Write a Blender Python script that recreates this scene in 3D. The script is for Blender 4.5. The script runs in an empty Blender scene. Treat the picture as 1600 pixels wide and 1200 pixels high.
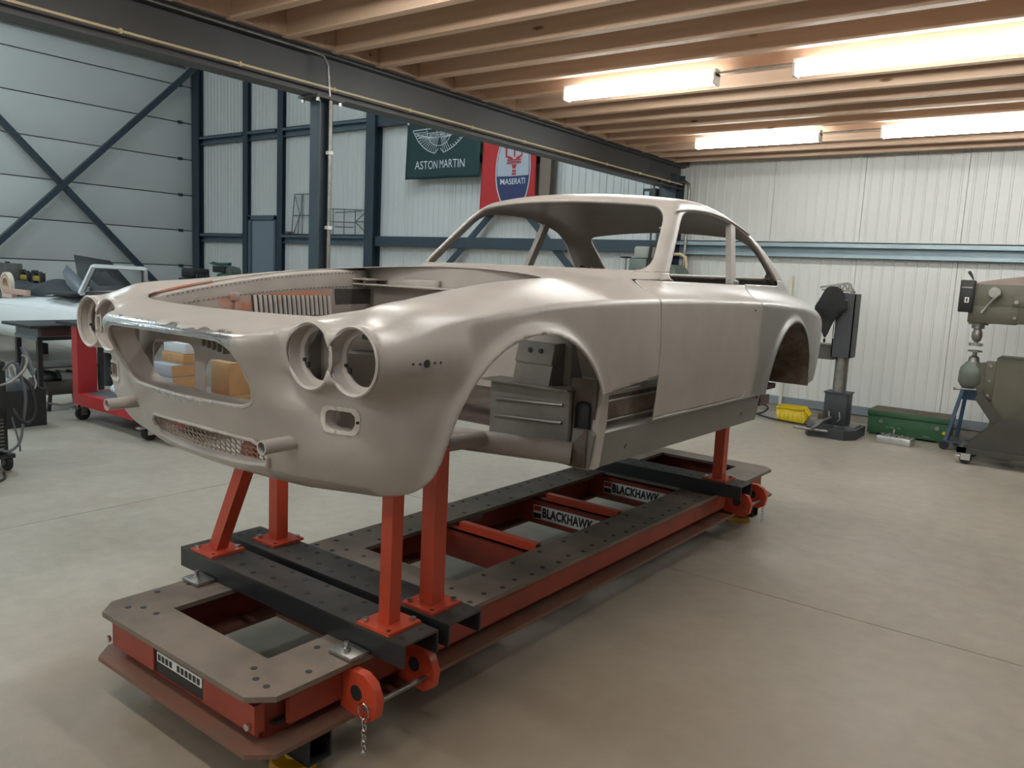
import bpy, bmesh, math, random
import numpy as np
from mathutils import Vector, Matrix
random.seed(7); np.random.seed(7)
SC = bpy.context.scene
COL = SC.collection
R = math.radians
# ------------------------------------------------------------------ camera
YAW, PITCH, ROLL, FPX, BYAW = R(36.5538), R(7.8047), R(-2.7533), 1249.457, R(-0.742)
CAMH = 1.58
def cam_axes(yaw, pitch, roll):
    cy, sy = math.cos(yaw), math.sin(yaw)
    f = Vector((-sy*math.cos(pitch), cy*math.cos(pitch), -math.sin(pitch)))
    r0 = Vector((cy, sy, 0)); d0 = f.cross(r0)
    c, s = math.cos(roll), math.sin(roll)
    return c*r0+s*d0, -s*r0+c*d0, f
cr, cd, cf = cam_axes(YAW, PITCH, ROLL)
camd = bpy.data.cameras.new('camera'); camd.sensor_fit = 'HORIZONTAL'; camd.sensor_width = 36
camd.lens = FPX/1600*36; camd.clip_start = 0.05; camd.clip_end = 200
cam = bpy.data.objects.new('camera', camd); COL.objects.link(cam)
m = Matrix.Identity(4)
for i in range(3):
    m[i][0], m[i][1], m[i][2] = cr[i], -cd[i], -cf[i]
m[2][3] = CAMH
cam.matrix_world = m
SC.camera = cam
# ------------------------------------------------------------------ world, exposure
wd = bpy.data.worlds.new('world'); SC.world = wd; wd.use_nodes = True
bg = wd.node_tree.nodes['Background']; bg.inputs[0].default_value = (0.62, 0.74, 0.85, 1); bg.inputs[1].default_value = 0.6
vs = SC.view_settings; vs.view_transform = 'Standard'; vs.look = 'None'; vs.exposure = 0.0; vs.gamma = 1.0; vs.use_curve_mapping = False
# lamp rows of the hall: (x0, x1, y, z, watts, colour); each fixture is built further down and carries its own light
WARM_W, COOL_W = 44.0, 138.0
WARM_C, COOL_C = (0.97, 1.0, 0.965), (0.78, 0.94, 1.0)
# ------------------------------------------------------------------ helpers
def mat(name, color, rough=0.5, metal=0.0, var=0.0, scale=8.0, bump=0.0, bscale=60.0, color2=None, mask=None, spec=0.5, stretch=(1,1,1), emit=None, estr=0.0):
    """principled material with object-space noise colour variation and fine bump"""
    mt = bpy.data.materials.new(name); mt.use_nodes = True
    nt = mt.node_tree; N = nt.nodes; L = nt.links; b = N['Principled BSDF']
    b.inputs['Base Color'].default_value = (*color, 1); b.inputs['Roughness'].default_value = rough; b.inputs['Metallic'].default_value = metal
    b.inputs['Specular IOR Level'].default_value = spec
    if emit: b.inputs['Emission Color'].default_value = (*emit, 1); b.inputs['Emission Strength'].default_value = estr
    if var or bump or color2:
        tc = N.new('ShaderNodeTexCoord'); mp = N.new('ShaderNodeMapping'); mp.inputs['Scale'].default_value = stretch
        L.new(tc.outputs['Object'], mp.inputs['Vector'])
    if var or color2:
        nz = N.new('ShaderNodeTexNoise'); nz.inputs['Scale'].default_value = scale; nz.inputs['Detail'].default_value = 5; nz.inputs['Roughness'].default_value = 0.6
        L.new(mp.outputs[0], nz.inputs['Vector'])
        rp = N.new('ShaderNodeValToRGB'); L.new(nz.outputs['Fac'], rp.inputs['Fac'])
        if color2:
            lo, hi = mask or (0.45, 0.6)
            rp.color_ramp.elements[0].position = lo; rp.color_ramp.elements[1].position = hi
            rp.color_ramp.elements[0].color = (*color, 1); rp.color_ramp.elements[1].color = (*color2, 1)
        else:
            rp.color_ramp.elements[0].position = 0.3; rp.color_ramp.elements[1].position = 0.72
            rp.color_ramp.elements[0].color = (*[max(0, c*(1-var)) for c in color], 1)
            rp.color_ramp.elements[1].color = (*[min(1, c*(1+var)) for c in color], 1)
        L.new(rp.outputs[0], b.inputs['Base Color'])
    if bump:
        n2 = N.new('ShaderNodeTexNoise'); n2.inputs['Scale'].default_value = bscale; n2.inputs['Detail'].default_value = 3
        L.new(mp.outputs[0], n2.inputs['Vector'])
        bp = N.new('ShaderNodeBump'); bp.inputs['Strength'].default_value = bump; bp.inputs['Distance'].default_value = 0.004
        L.new(n2.outputs['Fac'], bp.inputs['Height']); L.new(bp.outputs[0], b.inputs['Normal'])
    return mt

def link(name, me, material=None, parent=None, loc=None, rotz=0.0):
    o = bpy.data.objects.new(name, me); COL.objects.link(o)
    if material is not None and me is not None:
        me.materials.clear(); me.materials.append(material)
    if parent is not None: o.parent = parent
    if loc is not None: o.location = loc
    if rotz: o.rotation_euler = (0, 0, rotz)
    return o
def tag(o, label=None, cat=None, group=None, kind=None):
    if label: o['label'] = label
    if cat: o['category'] = cat
    if group: o['group'] = group
    if kind: o['kind'] = kind
    return o
def thing(name, label, cat, loc=(0, 0, 0), rotz=0.0, group=None):
    o = link(name, None, None, None, loc, rotz); o.empty_display_size = 0.1
    return tag(o, label, cat, group)
def plabel(o, label): o['label'] = label; return o

class MB:
    """collects shapes into one mesh"""
    def __init__(s): s.v = []; s.f = []; s.sm = []
    def add(s, vs, fs, smooth=False):
        n = len(s.v); s.v += [tuple(v) for v in vs]; s.f += [tuple(i+n for i in f) for f in fs]; s.sm += [smooth]*len(fs); return s
    def box(s, x0, x1, y0, y1, z0, z1, M=None):
        vs = [(x, y, z) for z in (z0, z1) for y in (y0, y1) for x in (x0, x1)]
        if M is not None: vs = [M @ Vector(v) for v in vs]
        return s.add(vs, [(0,2,3,1),(4,5,7,6),(0,1,5,4),(2,6,7,3),(0,4,6,2),(1,3,7,5)])
    def bbox(s, x0, x1, y0, y1, z0, z1, b=0.01, M=None):
        """box with bevelled vertical and horizontal edges"""
        bm = bmesh.new(); bmesh.ops.create_cube(bm, size=1.0)
        for v in bm.verts:
            v.co = Vector((x0+(x1-x0)*(v.co.x+.5), y0+(y1-y0)*(v.co.y+.5), z0+(z1-z0)*(v.co.z+.5)))
        bmesh.ops.bevel(bm, geom=bm.edges[:], offset=b, segments=2, affect='EDGES', profile=0.5)
        vs = [v.co.copy() for v in bm.verts]; bm.verts.index_update()
        if M is not None: vs = [M @ v for v in vs]
        fs = [[v.index for v in f.verts] for f in bm.faces]; bm.free()
        return s.add(vs, fs)
    def prism(s, poly, a0, a1, axis=2, M=None):
        """polygon (2D) extruded from a0 to a1 along axis; 2D coords are the other two axes in order"""
        def pt(p, a):
            if axis == 2: return (p[0], p[1], a)
            if axis == 1: return (p[0], a, p[1])
            return (a, p[0], p[1])
        n = len(poly); vs = [pt(p, a0) for p in poly]+[pt(p, a1) for p in poly]
        if M is not None: vs = [M @ Vector(v) for v in vs]
        fs = [tuple(range(n))[::-1], tuple(range(n, 2*n))]+[(i, (i+1) % n, n+(i+1) % n, n+i) for i in range(n)]
        return s.add(vs, fs)
    def cyl(s, p, q, r, r2=None, n=14, caps=True, smooth=True):
        p, q = Vector(p), Vector(q); d = (q-p).normalized(); r2 = r if r2 is None else r2
        a = d.orthogonal().normalized(); b = d.cross(a)
        vs = [p+(a*math.cos(t)+b*math.sin(t))*r for t in [2*math.pi*i/n for i in range(n)]]
        vs += [q+(a*math.cos(t)+b*math.sin(t))*r2 for t in [2*math.pi*i/n for i in range(n)]]
        m = len(s.v)
        s.add(vs, [(i, (i+1) % n, n+(i+1) % n, n+i) for i in range(n)], smooth)
        if caps:
            s.add(vs[:n], [tuple(range(n))[::-1]]); s.add(vs[n:], [tuple(range(n))])
        return s
    def pipe(s, p, q, ro, ri, n=18):
        """hollow tube"""
        p, q = Vector(p), Vector(q); d = (q-p).normalized(); a = d.orthogonal().normalized(); b = d.cross(a)
        rings = []
        for c, r in ((p, ro), (q, ro), (q, ri), (p, ri)):
            rings.append([c+(a*math.cos(2*math.pi*i/n)+b*math.sin(2*math.pi*i/n))*r for i in range(n)])
        vs = sum(rings, []); fs = []
        for k in range(4):
            k2 = (k+1) % 4
            fs += [(k*n+i, k*n+(i+1) % n, k2*n+(i+1) % n, k2*n+i) for i in range(n)]
        return s.add(vs, fs, True)
    def tube(s, pts, r, n=8, closed=False):
        pts = [Vector(p) for p in pts]; N = len(pts); rings = []; a = None
        for i, p in enumerate(pts):
            d = (pts[(i+1) % N]-pts[i-1]) if closed else (pts[min(i+1, N-1)]-pts[max(i-1, 0)])
            d = d.normalized() if d.length > 1e-9 else Vector((0, 0, 1))
            a = d.orthogonal().normalized() if a is None else (a-d*a.dot(d)).normalized()
            b = d.cross(a); rr = r[i] if isinstance(r, (list, tuple)) else r
            rings.append([p+(a*math.cos(2*math.pi*k/n)+b*math.sin(2*math.pi*k/n))*rr for k in range(n)])
        vs = sum(rings, []); fs = []
        for i in range(N if closed else N-1):
            j = (i+1) % N
            fs += [(i*n+k, i*n+(k+1) % n, j*n+(k+1) % n, j*n+k) for k in range(n)]
        if not closed: fs += [tuple(range(n))[::-1], tuple(range((N-1)*n, N*n))]
        return s.add(vs, fs, True)
    def bar(s, p, q, w, h, up=(0, 0, 1)):
        """rectangular bar from p to q; w across, h along up"""
        p, q = Vector(p), Vector(q); d = (q-p).normalized(); u = Vector(up); side = d.cross(u).normalized(); u = side.cross(d)
        vs = [c+side*(sx*w/2)+u*(sz*h/2) for c in (p, q) for sx, sz in ((-1,-1),(1,-1),(1,1),(-1,1))]
        return s.add(vs, [(3,2,1,0),(4,5,6,7),(0,1,5,4),(1,2,6,5),(2,3,7,6),(3,0,4,7)])
    def lathe(s, prof, c=(0, 0, 0), n=20, axis='Z', smooth=True):
        """profile list of (radius, height)"""
        vs = []
        for r, h in prof:
            for i in range(n):
                t = 2*math.pi*i/n; x, y = r*math.cos(t), r*math.sin(t)
                p = {'Z': (x, y, h), 'Y': (x, h, y), 'X': (h, x, y)}[axis]
                vs.append((p[0]+c[0], p[1]+c[1], p[2]+c[2]))
        fs = []
        for k in range(len(prof)-1):
            fs += [(k*n+i, k*n+(i+1) % n, (k+1)*n+(i+1) % n, (k+1)*n+i) for i in range(n)]
        return s.add(vs, fs, smooth)
    def sheet(s, fn, nu, nv, smooth=True):
        """grid surface fn(u,v), u,v in 0..1"""
        vs = [fn(i/nu, j/nv) for j in range(nv+1) for i in range(nu+1)]
        fs = [(j*(nu+1)+i, j*(nu+1)+i+1, (j+1)*(nu+1)+i+1, (j+1)*(nu+1)+i) for j in range(nv) for i in range(nu)]
        return s.add(vs, fs, smooth)
    def mesh(s, name='mesh'):
        me = bpy.data.meshes.new(name); me.from_pydata([tuple(v) for v in s.v], [], s.f); me.update()
        if len(me.polygons) == len(s.sm): me.polygons.foreach_set('use_smooth', s.sm)
        bm = bmesh.new(); bm.from_mesh(me); bmesh.ops.remove_doubles(bm, verts=bm.verts[:], dist=1e-5); bmesh.ops.recalc_face_normals(bm, faces=bm.faces[:]); bm.to_mesh(me); bm.free()
        me.set_sharp_from_angle(angle=R(38))
        return me
    def build(s, name, material, parent=None, loc=None, rotz=0.0):
        return link(name, s.mesh(name), material, parent, loc, rotz)
def smooth_path(pts, n=6):
    """Catmull-Rom curve through the points"""
    P_ = [Vector(p) for p in pts]; P_ = [P_[0]]+P_+[P_[-1]]; out = []
    for i in range(1, len(P_)-2):
        a, b, c, d = P_[i-1:i+3]
        for k in range(n):
            t = k/n; out.append(.5*((2*b)+(c-a)*t+(2*a-5*b+4*c-d)*t*t+(3*b-a-3*c+d)*t**3))
    return out+[P_[-2]]
def solid(o, t, off=-1.0):
    md = o.modifiers.new('thickness', 'SOLIDIFY'); md.thickness = t; md.offset = off; return o
def text_mesh(txt, size, depth=0.001, font_shear=0.0, spacing=1.0, bold=0.0):
    cu = bpy.data.curves.new('lettering', 'FONT'); cu.body = txt; cu.size = size; cu.extrude = depth; cu.shear = font_shear
    cu.space_character = spacing; cu.offset = bold; cu.align_x = 'CENTER'; cu.align_y = 'CENTER'; cu.resolution_u = 4
    o = bpy.data.objects.new('lettering_tmp', cu); COL.objects.link(o)
    dg = bpy.context.evaluated_depsgraph_get(); dg.update()
    me = bpy.data.meshes.new_from_object(o.evaluated_get(dg)); bpy.data.objects.remove(o); bpy.data.curves.remove(cu)
    return me
def xform(me, fn):
    for v in me.vertices: v.co = fn(v.co)
    me.update(); return me
def copy_tree(o, parent=None, label=None):
    c = o.copy(); COL.objects.link(c); c.parent = parent
    if label: c['label'] = label
    for ch in list(o.children): copy_tree(ch, c)
    return c
# ------------------------------------------------------------------ shared materials
M = {}
M['steel_blue'] = mat('steel_blue', (0.028, 0.045, 0.062), 0.45, var=0.12, scale=3)
M['steel_grey'] = mat('steel_grey', (0.060, 0.060, 0.060), 0.5, var=0.12, scale=2)
M['girt_light'] = mat('girt_light', (0.30, 0.38, 0.42), 0.4, 0.3, var=0.1, scale=3)
M['black'] = mat('black', (0.012, 0.012, 0.013), 0.5, var=0.2, scale=6)
M['rubber'] = mat('rubber', (0.015, 0.015, 0.016), 0.75)
M['chrome'] = mat('chrome', (0.62, 0.62, 0.62), 0.22, 1.0)
M['dull_steel'] = mat('dull_steel', (0.28, 0.27, 0.25), 0.42, 0.85, var=0.25, scale=12)
M['white'] = mat('white', (0.78, 0.78, 0.76), 0.45)
M['dark_print'] = mat('dark_print', (0.02, 0.02, 0.022), 0.6)
# ------------------------------------------------------------------ the hall
XL, YB, XR, YF, ZT = -16.5, 10.2, 5.0, -6.0, 6.6          # left wall, back wall, right wall, wall behind the camera, roof
BX = -4.9                                                   # beam line between the two bays
def struct(name, mb, m): return tag(mb.build(name, m), kind='structure')
def piece(name, me, m, parent, loc=None):
    return link(name, me, m, parent, loc)
# floor: concrete bays with sawn joints
def concrete():
    mt = bpy.data.materials.new('concrete_floor'); mt.use_nodes = True; nt = mt.node_tree; N = nt.nodes; L = nt.links; b = N['Principled BSDF']
    tc = N.new('ShaderNodeTexCoord')
    def noise(sc, det, ro=.6):
        n = N.new('ShaderNodeTexNoise'); n.inputs['Scale'].default_value = sc; n.inputs['Detail'].default_value = det; n.inputs['Roughness'].default_value = ro
        L.new(tc.outputs['Object'], n.inputs['Vector']); return n.outputs['Fac']
    def ramp(v, p0, c0, p1, c1):
        r = N.new('ShaderNodeValToRGB'); e = r.color_ramp.elements; e[0].position = p0; e[1].position = p1; e[0].color = (*c0, 1); e[1].color = (*c1, 1); L.new(v, r.inputs[0]); return r.outputs[0]
    def mix(f, a, bb, mode='MIX'):
        n = N.new('ShaderNodeMix'); n.data_type = 'RGBA'; n.blend_type = mode
        if isinstance(f, float): n.inputs[0].default_value = f
        else: L.new(f, n.inputs[0])
        L.new(a, n.inputs[6]); L.new(bb, n.inputs[7]); return n.outputs[2]
    base = ramp(noise(.55, 6), .35, (.31, .280, .230), .68, (.395, .353, .295))
    fine = ramp(noise(9, 6, .7), .35, (.86, .86, .86), .7, (1.06, 1.06, 1.06))
    c = mix(1.0, base, fine, 'MULTIPLY')
    st = ramp(noise(1.7, 7, .65), .60, (0, 0, 0), .74, (.55, .55, .55))
    brown = N.new('ShaderNodeRGB'); brown.outputs[0].default_value = (.27, .205, .15, 1)
    sv = N.new('ShaderNodeRGBToBW'); L.new(st, sv.inputs[0])
    c = mix(sv.outputs[0], c, brown.outputs[0])
    sp = ramp(noise(26, 3), .70, (1, 1, 1), .76, (.72, .70, .66)); c = mix(1.0, c, sp, 'MULTIPLY')
    # brown dirt round the bench, with the dimmer foreground light painted in
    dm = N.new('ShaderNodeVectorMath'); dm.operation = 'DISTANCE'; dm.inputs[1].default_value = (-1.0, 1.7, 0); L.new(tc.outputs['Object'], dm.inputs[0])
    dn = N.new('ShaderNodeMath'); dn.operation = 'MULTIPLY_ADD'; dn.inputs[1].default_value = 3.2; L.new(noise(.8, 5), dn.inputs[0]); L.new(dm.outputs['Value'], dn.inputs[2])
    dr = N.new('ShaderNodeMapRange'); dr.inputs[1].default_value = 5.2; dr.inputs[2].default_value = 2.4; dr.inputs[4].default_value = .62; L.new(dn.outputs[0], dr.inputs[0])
    grime_shade = N.new('ShaderNodeRGB'); grime_shade.outputs[0].default_value = (.245, .175, .118, 1)
    c = mix(dr.outputs[0], c, grime_shade.outputs[0])
    L.new(c, b.inputs['Base Color'])
    rr = N.new('ShaderNodeMapRange'); rr.inputs[3].default_value = .30; rr.inputs[4].default_value = .52; L.new(noise(2.2, 5), rr.inputs[0]); L.new(rr.outputs[0], b.inputs['Roughness'])
    bp = N.new('ShaderNodeBump'); bp.inputs['Strength'].default_value = .06; bp.inputs['Distance'].default_value = .01; L.new(noise(40, 3), bp.inputs['Height']); L.new(bp.outputs[0], b.inputs['Normal'])
    return mt
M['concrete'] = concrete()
floor = struct('floor', MB().box(XL-.2, XR+.2, YF-.2, YB+.2, -.12, -.012), mat('joint_dark', (.12, .115, .10), .8))
for x0, x1 in ((XL, -10.7), (-10.7, -4.92), (-4.92, XR)):
    for y0, y1 in ((YF, -1.0), (-1.0, 4.0), (4.0, YB)):
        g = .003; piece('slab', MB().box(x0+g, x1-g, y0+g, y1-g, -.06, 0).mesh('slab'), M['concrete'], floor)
# back wall: upright ribbed sheets
M['sheet'] = mat('wall_sheet', (.60, .605, .585), .42, var=.03, scale=1.2)
M['wallcore'] = mat('wall_core', (.30, .31, .31), .8)
wall_back = struct('wall_back', MB().box(XL-.2, XR+.2, YB+.045, YB+.2, 0, ZT), M['wallcore'])
def ribbed(w, h, nr):
    mb = MB(); prof = [(0, 0)]; p = w/nr
    for k in range(nr):
        c = (k+.5)*p; prof += [(c-.013, 0), (c-.008, -.006), (c+.008, -.006), (c+.013, 0)]
    prof += [(w, 0)]; n = len(prof)
    vs = [(x, y, z) for z in (0, h) for x, y in prof]+[(0, .04, 0), (w, .04, 0), (0, .04, h), (w, .04, h)]
    fs = [(i, i+1, n+i+1, n+i) for i in range(n-1)]+[(0, n, 2*n+2, 2*n), (n-1, 2*n+1, 2*n+3, 2*n-1)]
    return mb.add(vs, fs).mesh('wall_sheet')
me = ribbed(1.07, ZT-.2, 9)
k = 0; x = XL
while x < XR:
    piece('wall_sheet', me, M['sheet'], wall_back, (x, YB, .20)); x += 1.075
struct('baseboard_back', MB().box(XL, XR, YB-.035, YB+.05, .10, .20), mat('base_rail', (.22, .25, .28), .5, .3))
struct('trim_1', MB().box(XL, XR, YB-.02, YB+.05, 0, .10), mat('plinth', (.23, .21, .18), .8, var=.2, scale=4))
# left wall: lying panels
wall_left = struct('wall_left', MB().box(XL-.25, XL-.06, YF, YB+.2, 0, ZT), M['wallcore'])
M['lpanel'] = mat('wall_panel', (.60, .61, .60), .4, var=.03, scale=.8)
pm = MB().bbox(0, .06, 0, YB-YF, 0, .745, .012).mesh('wall_panel')
for k in range(9): piece('wall_panel', pm, M['lpanel'], wall_left, (XL-.06, YF, -.09+.762*k))
clipm = MB().bbox(0, .03, 0, .10, -.03, .03, .006).mesh('panel_clip')
for k in range(1, 8): piece('panel_clip', clipm, M['steel_blue'], wall_left, (XL, YB-.42, -.09+.762*k-.009))
struct('wall_right', MB().box(XR, XR+.2, YF, YB+.2, 0, ZT), M['sheet'])
struct('wall_front', MB().box(XL-.2, XR+.2, YF-.2, YF, 0, ZT), M['sheet'])
# roof of the tall bay, timber ceiling of the low bay
struct('trim_2', MB().box(XL-.2, XR+.2, YF-.2, YB+.2, ZT, ZT+.15), M['sheet'])
def wood(name, c0, c1, axis=0):
    mt = bpy.data.materials.new(name); mt.use_nodes = True; nt = mt.node_tree; N = nt.nodes; L = nt.links; b = N['Principled BSDF']
    tc = N.new('ShaderNodeTexCoord'); mp = N.new('ShaderNodeMapping'); L.new(tc.outputs['Object'], mp.inputs[0])
    sc = [14, 14, 14]; sc[axis] = .8; mp.inputs['Scale'].default_value = sc
    oi = N.new('ShaderNodeObjectInfo'); ad = N.new('ShaderNodeVectorMath'); ad.operation = 'ADD'; L.new(mp.outputs[0], ad.inputs[0])
    sc2 = N.new('ShaderNodeMath'); sc2.operation = 'MULTIPLY'; sc2.inputs[1].default_value = 40; L.new(oi.outputs['Random'], sc2.inputs[0]); L.new(sc2.outputs[0], ad.inputs[1])
    nz = N.new('ShaderNodeTexNoise'); nz.inputs['Scale'].default_value = 1; nz.inputs['Detail'].default_value = 5; L.new(ad.outputs[0], nz.inputs['Vector'])
    rp = N.new('ShaderNodeValToRGB'); e = rp.color_ramp.elements; e[0].position = .3; e[1].position = .7; e[0].color = (*c0, 1); e[1].color = (*c1, 1); L.new(nz.outputs['Fac'], rp.inputs[0])
    # knots
    vo = N.new('ShaderNodeTexVoronoi'); vo.inputs['Scale'].default_value = 1; m2 = N.new('ShaderNodeMapping'); s2 = [4.5, 4.5, 4.5]; s2[axis] = 1.3; m2.inputs['Scale'].default_value = s2
    L.new(tc.outputs['Object'], m2.inputs[0]); a2 = N.new('ShaderNodeVectorMath'); a2.operation = 'ADD'; L.new(m2.outputs[0], a2.inputs[0]); L.new(sc2.outputs[0], a2.inputs[1]); L.new(a2.outputs[0], vo.inputs['Vector'])
    kr = N.new('ShaderNodeValToRGB'); ke = kr.color_ramp.elements; ke[0].position = .035; ke[1].position = .075; ke[0].color = (.32, .22, .14, 1); ke[1].color = (1, 1, 1, 1); L.new(vo.outputs['Distance'], kr.inputs[0])
    mx = N.new('ShaderNodeMix'); mx.data_type = 'RGBA'; mx.blend_type = 'MULTIPLY'; mx.inputs[0].default_value = 1; L.new(rp.outputs[0], mx.inputs[6]); L.new(kr.outputs[0], mx.inputs[7])
    L.new(mx.outputs[2], b.inputs['Base Color']); b.inputs['Roughness'].default_value = .6
    return mt
M['joist'] = wood('joist_timber', (.49, .325, .22), (.63, .44, .315), 0)
M['deck'] = wood('deck_board', (.36, .23, .15), (.46, .31, .21), 0)
ceiling = struct('ceiling', MB().box(BX+.12, XR, YF, YB, 3.335, 3.40), M['deck'])
jm = MB().box(0, XR-BX-.13, -.033, .033, 0, .22).mesh('joist')
y = 3.20-.435*20
while y < YB-.05:
    if y > YF+.1: piece('joist', jm, M['joist'], ceiling, (BX+.13, y, 3.112))
    y += .435
piece('rim_board', MB().box(BX-.075, BX+.125, YF, YB, 3.112, 3.335).mesh('rim_board'), M['steel_grey'], ceiling)
bl = MB().box(-.02, .02, 0, .367, 0, .20).mesh('joist_blocking')
y = 3.20-.435*4
while y < YB-.5:
    piece('joist_blocking', bl, M['deck'], ceiling, (BX+.16, y+.034, 3.115)); y += .435
# main beam on its post
beam = thing('steel_beam', 'long grey steel I-beam carrying the ends of the ceiling joists', 'beam', (BX, 2.1, 2.81))
def ibeam(y0, y1, w, h, tf, tw):
    return MB().box(-w/2, w/2, y0, y1, 0, tf).box(-w/2, w/2, y0, y1, h-tf, h).box(-tw/2, tw/2, y0, y1, tf, h-tf)
ibm = ibeam(YF-2.1, YB-2.1, .16, .30, .012, .009); ibm.build('beam_section', M['steel_grey'], beam)
M['strip'] = mat('cable_strip', (.55, .44, .26), .5)
MB().box(.082, .096, YF-2.1, YB-2.2, .055, .069).build('cable_strip', M['strip'], beam)
MB().tube([(.086, YF-2.1, .285), (.086, 1.82, .285), (.088, 1.90, .275), (.092, 1.94, .22), (.092, 1.955, .05), (.092, 1.96, -.02)], .010, 8).build('conduit', M['dull_steel'], beam)
cm = MB().box(.080, .100, -.008, .008, .048, .076).mesh('strip_clip')
for k in range(12): piece('strip_clip', cm, M['strip'], beam, (0, -1.2+.8*k, 0))
post = thing('steel_post', 'grey-blue steel post with a conduit standing under the long I-beam', 'post', (BX, 4.06, 0))
MB().box(-.055, .055, -.06, -.051, 0, 2.81).box(-.055, .055, .051, .06, 0, 2.81).box(-.004, .004, -.051, .051, 0, 2.81).build('post_section', M['steel_blue'], post)
MB().box(-.11, .11, -.13, .13, 2.79, 2.81).build('head_plate', M['steel_grey'], post)
for sx in (-1, 1):
    for sy in (-1, 1): MB().cyl((sx*.085, sy*.105, 2.765), (sx*.085, sy*.105, 2.79), .014, n=6).build('bolt', M['chrome'], post)
MB().tube([(.075, .02, .05), (.075, .02, 2.80)], .015, 10).build('conduit', M['dull_steel'], post)
for z in (.6, 1.3, 1.85, 2.40): MB().box(.055, .095, .0, .04, z, z+.025).build('conduit_clip', M['white'], post)
# columns, girts and braces belong to the walls
def col(x, w, d, zt=ZT, m='steel_blue', parent=wall_back):
    piece('column', MB().box(x-w/2, x+w/2, YB-d, YB-d+.012, 0, zt).box(x-w/2, x+w/2, YB-.02, YB-.008, 0, zt).box(x-.006, x+.006, YB-d+.012, YB-.02, 0, zt).mesh('column'), M[m], parent)
col(XL+.21, .24, .14); col(-14.55, .16, .10); col(-13.42, .16, .10); col(-10.76, .22, .20); col(-4.93, .22, .28, 3.0)
def girt(x0, x1, z, m, d=.12, h=.17):
    piece('girt', MB().box(x0, x1, YB-d, YB-.008, z+h-.012, z+h).box(x0, x1, YB-d, YB-d+.012, z+h-.06, z+h).box(x0, x1, YB-.03, YB-.01, z, z+h).box(x0, x1, YB-d*.8, YB-.008, z, z+.012).mesh('girt'), M[m], wall_back)
for z in (1.98, 4.02):
    for x0, x1 in ((XL+.34, -14.64), (-13.33, -10.88)): girt(x0, x1, z, 'girt_mid' if 'girt_mid' in M else 'steel_blue')
M['girt_mid'] = mat('girt_mid', (.10, .14, .17), .45, .2, var=.1, scale=3)
for o in wall_back.children:
    if o.name.startswith('girt'): o.data.materials[0] = M['girt_mid']
girt(-14.45, -13.56, 4.02, 'girt_mid')
piece('girt', MB().box(-10.63, -5.04, YB-.15, YB-.02, 1.965, 2.135).mesh('girt'), M['steel_blue'], wall_back)
piece('girt', MB().box(-10.63, -5.04, YB-.15, YB-.02, 4.02, 4.19).mesh('girt'), M['steel_blue'], wall_back)
girt(-4.82, XR, 1.96, 'girt_light', .17, .18)
piece('brace', MB().bar((-10.6, YB-.12, .12), (-5.1, YB-.12, 5.24), .02, .10).mesh('brace'), M['steel_blue'], wall_back)
piece('brace', MB().bar((-10.6, YB-.10, 5.5), (-5.1, YB-.10, .40), .02, .10).mesh('brace'), M['steel_blue'], wall_back)
piece('brace', MB().bar((XL+.26, 10.05, 5.62), (XL+.26, 4.55, .14), .12, .10).mesh('brace'), M['steel_blue'], wall_left)
piece('brace', MB().bar((XL+.24, 4.55, 5.55), (XL+.24, 10.05, .12), .12, .10).mesh('brace'), M['steel_blue'], wall_left)
piece('eaves_rail', MB().box(XL+.10, XL+.30, YF, YB-.3, 5.62, 5.86).mesh('eaves_rail'), M['steel_blue'], wall_left)
# door in the back wall
door = struct('door_1', MB().box(-14.36, -13.62, YB-.055, YB-.012, .02, 2.42), mat('door_leaf', (.20, .235, .275), .4))
piece('door_frame', MB().box(-14.45, -14.37, YB-.09, YB-.01, 0, 2.50).box(-13.61, -13.55, YB-.09, YB-.01, 0, 2.50).box(-14.45, -13.55, YB-.09, YB-.01, 2.43, 2.52).mesh('door_frame'), M['girt_mid'], door)
piece('door_handle', MB().cyl((-13.70, YB-.055, 1.05), (-13.70, YB-.11, 1.05), .012).cyl((-13.70, YB-.105, 1.05), (-13.82, YB-.105, 1.05), .011).mesh('door_handle'), M['chrome'], door)
# conduits by the beam end
cw = thing('wall_conduit', 'cream and grey conduit pipes bending down the back wall beside the beam end', 'conduit', (-4.75, YB-.2, 0))
MB().tube([(-.12, 0, 2.90), (.02, 0, 2.90), (.08, 0, 2.86), (.09, 0, 2.78), (.09, 0, 1.0)], .022, 10).build('pipe', M['dull_steel'], cw)
MB().tube([(-.05, -.02, 1.95), (.05, -.02, 1.95), (.12, -.02, 1.91), (.14, -.02, 1.82), (.14, -.02, .3)], .022, 10).build('pipe', M['strip'], cw)
bx = thing('junction_box', 'small black junction box on the beam end above the car roof', 'box', (-5.13, YB-.28, 2.68))
MB().bbox(-.14, .06, -.06, .06, 0, .13, .01).build('box_body', M['black'], bx); MB().box(-.11, -.04, -.066, -.058, .03, .09).build('box_cover', M['girt_light'], bx)
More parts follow.
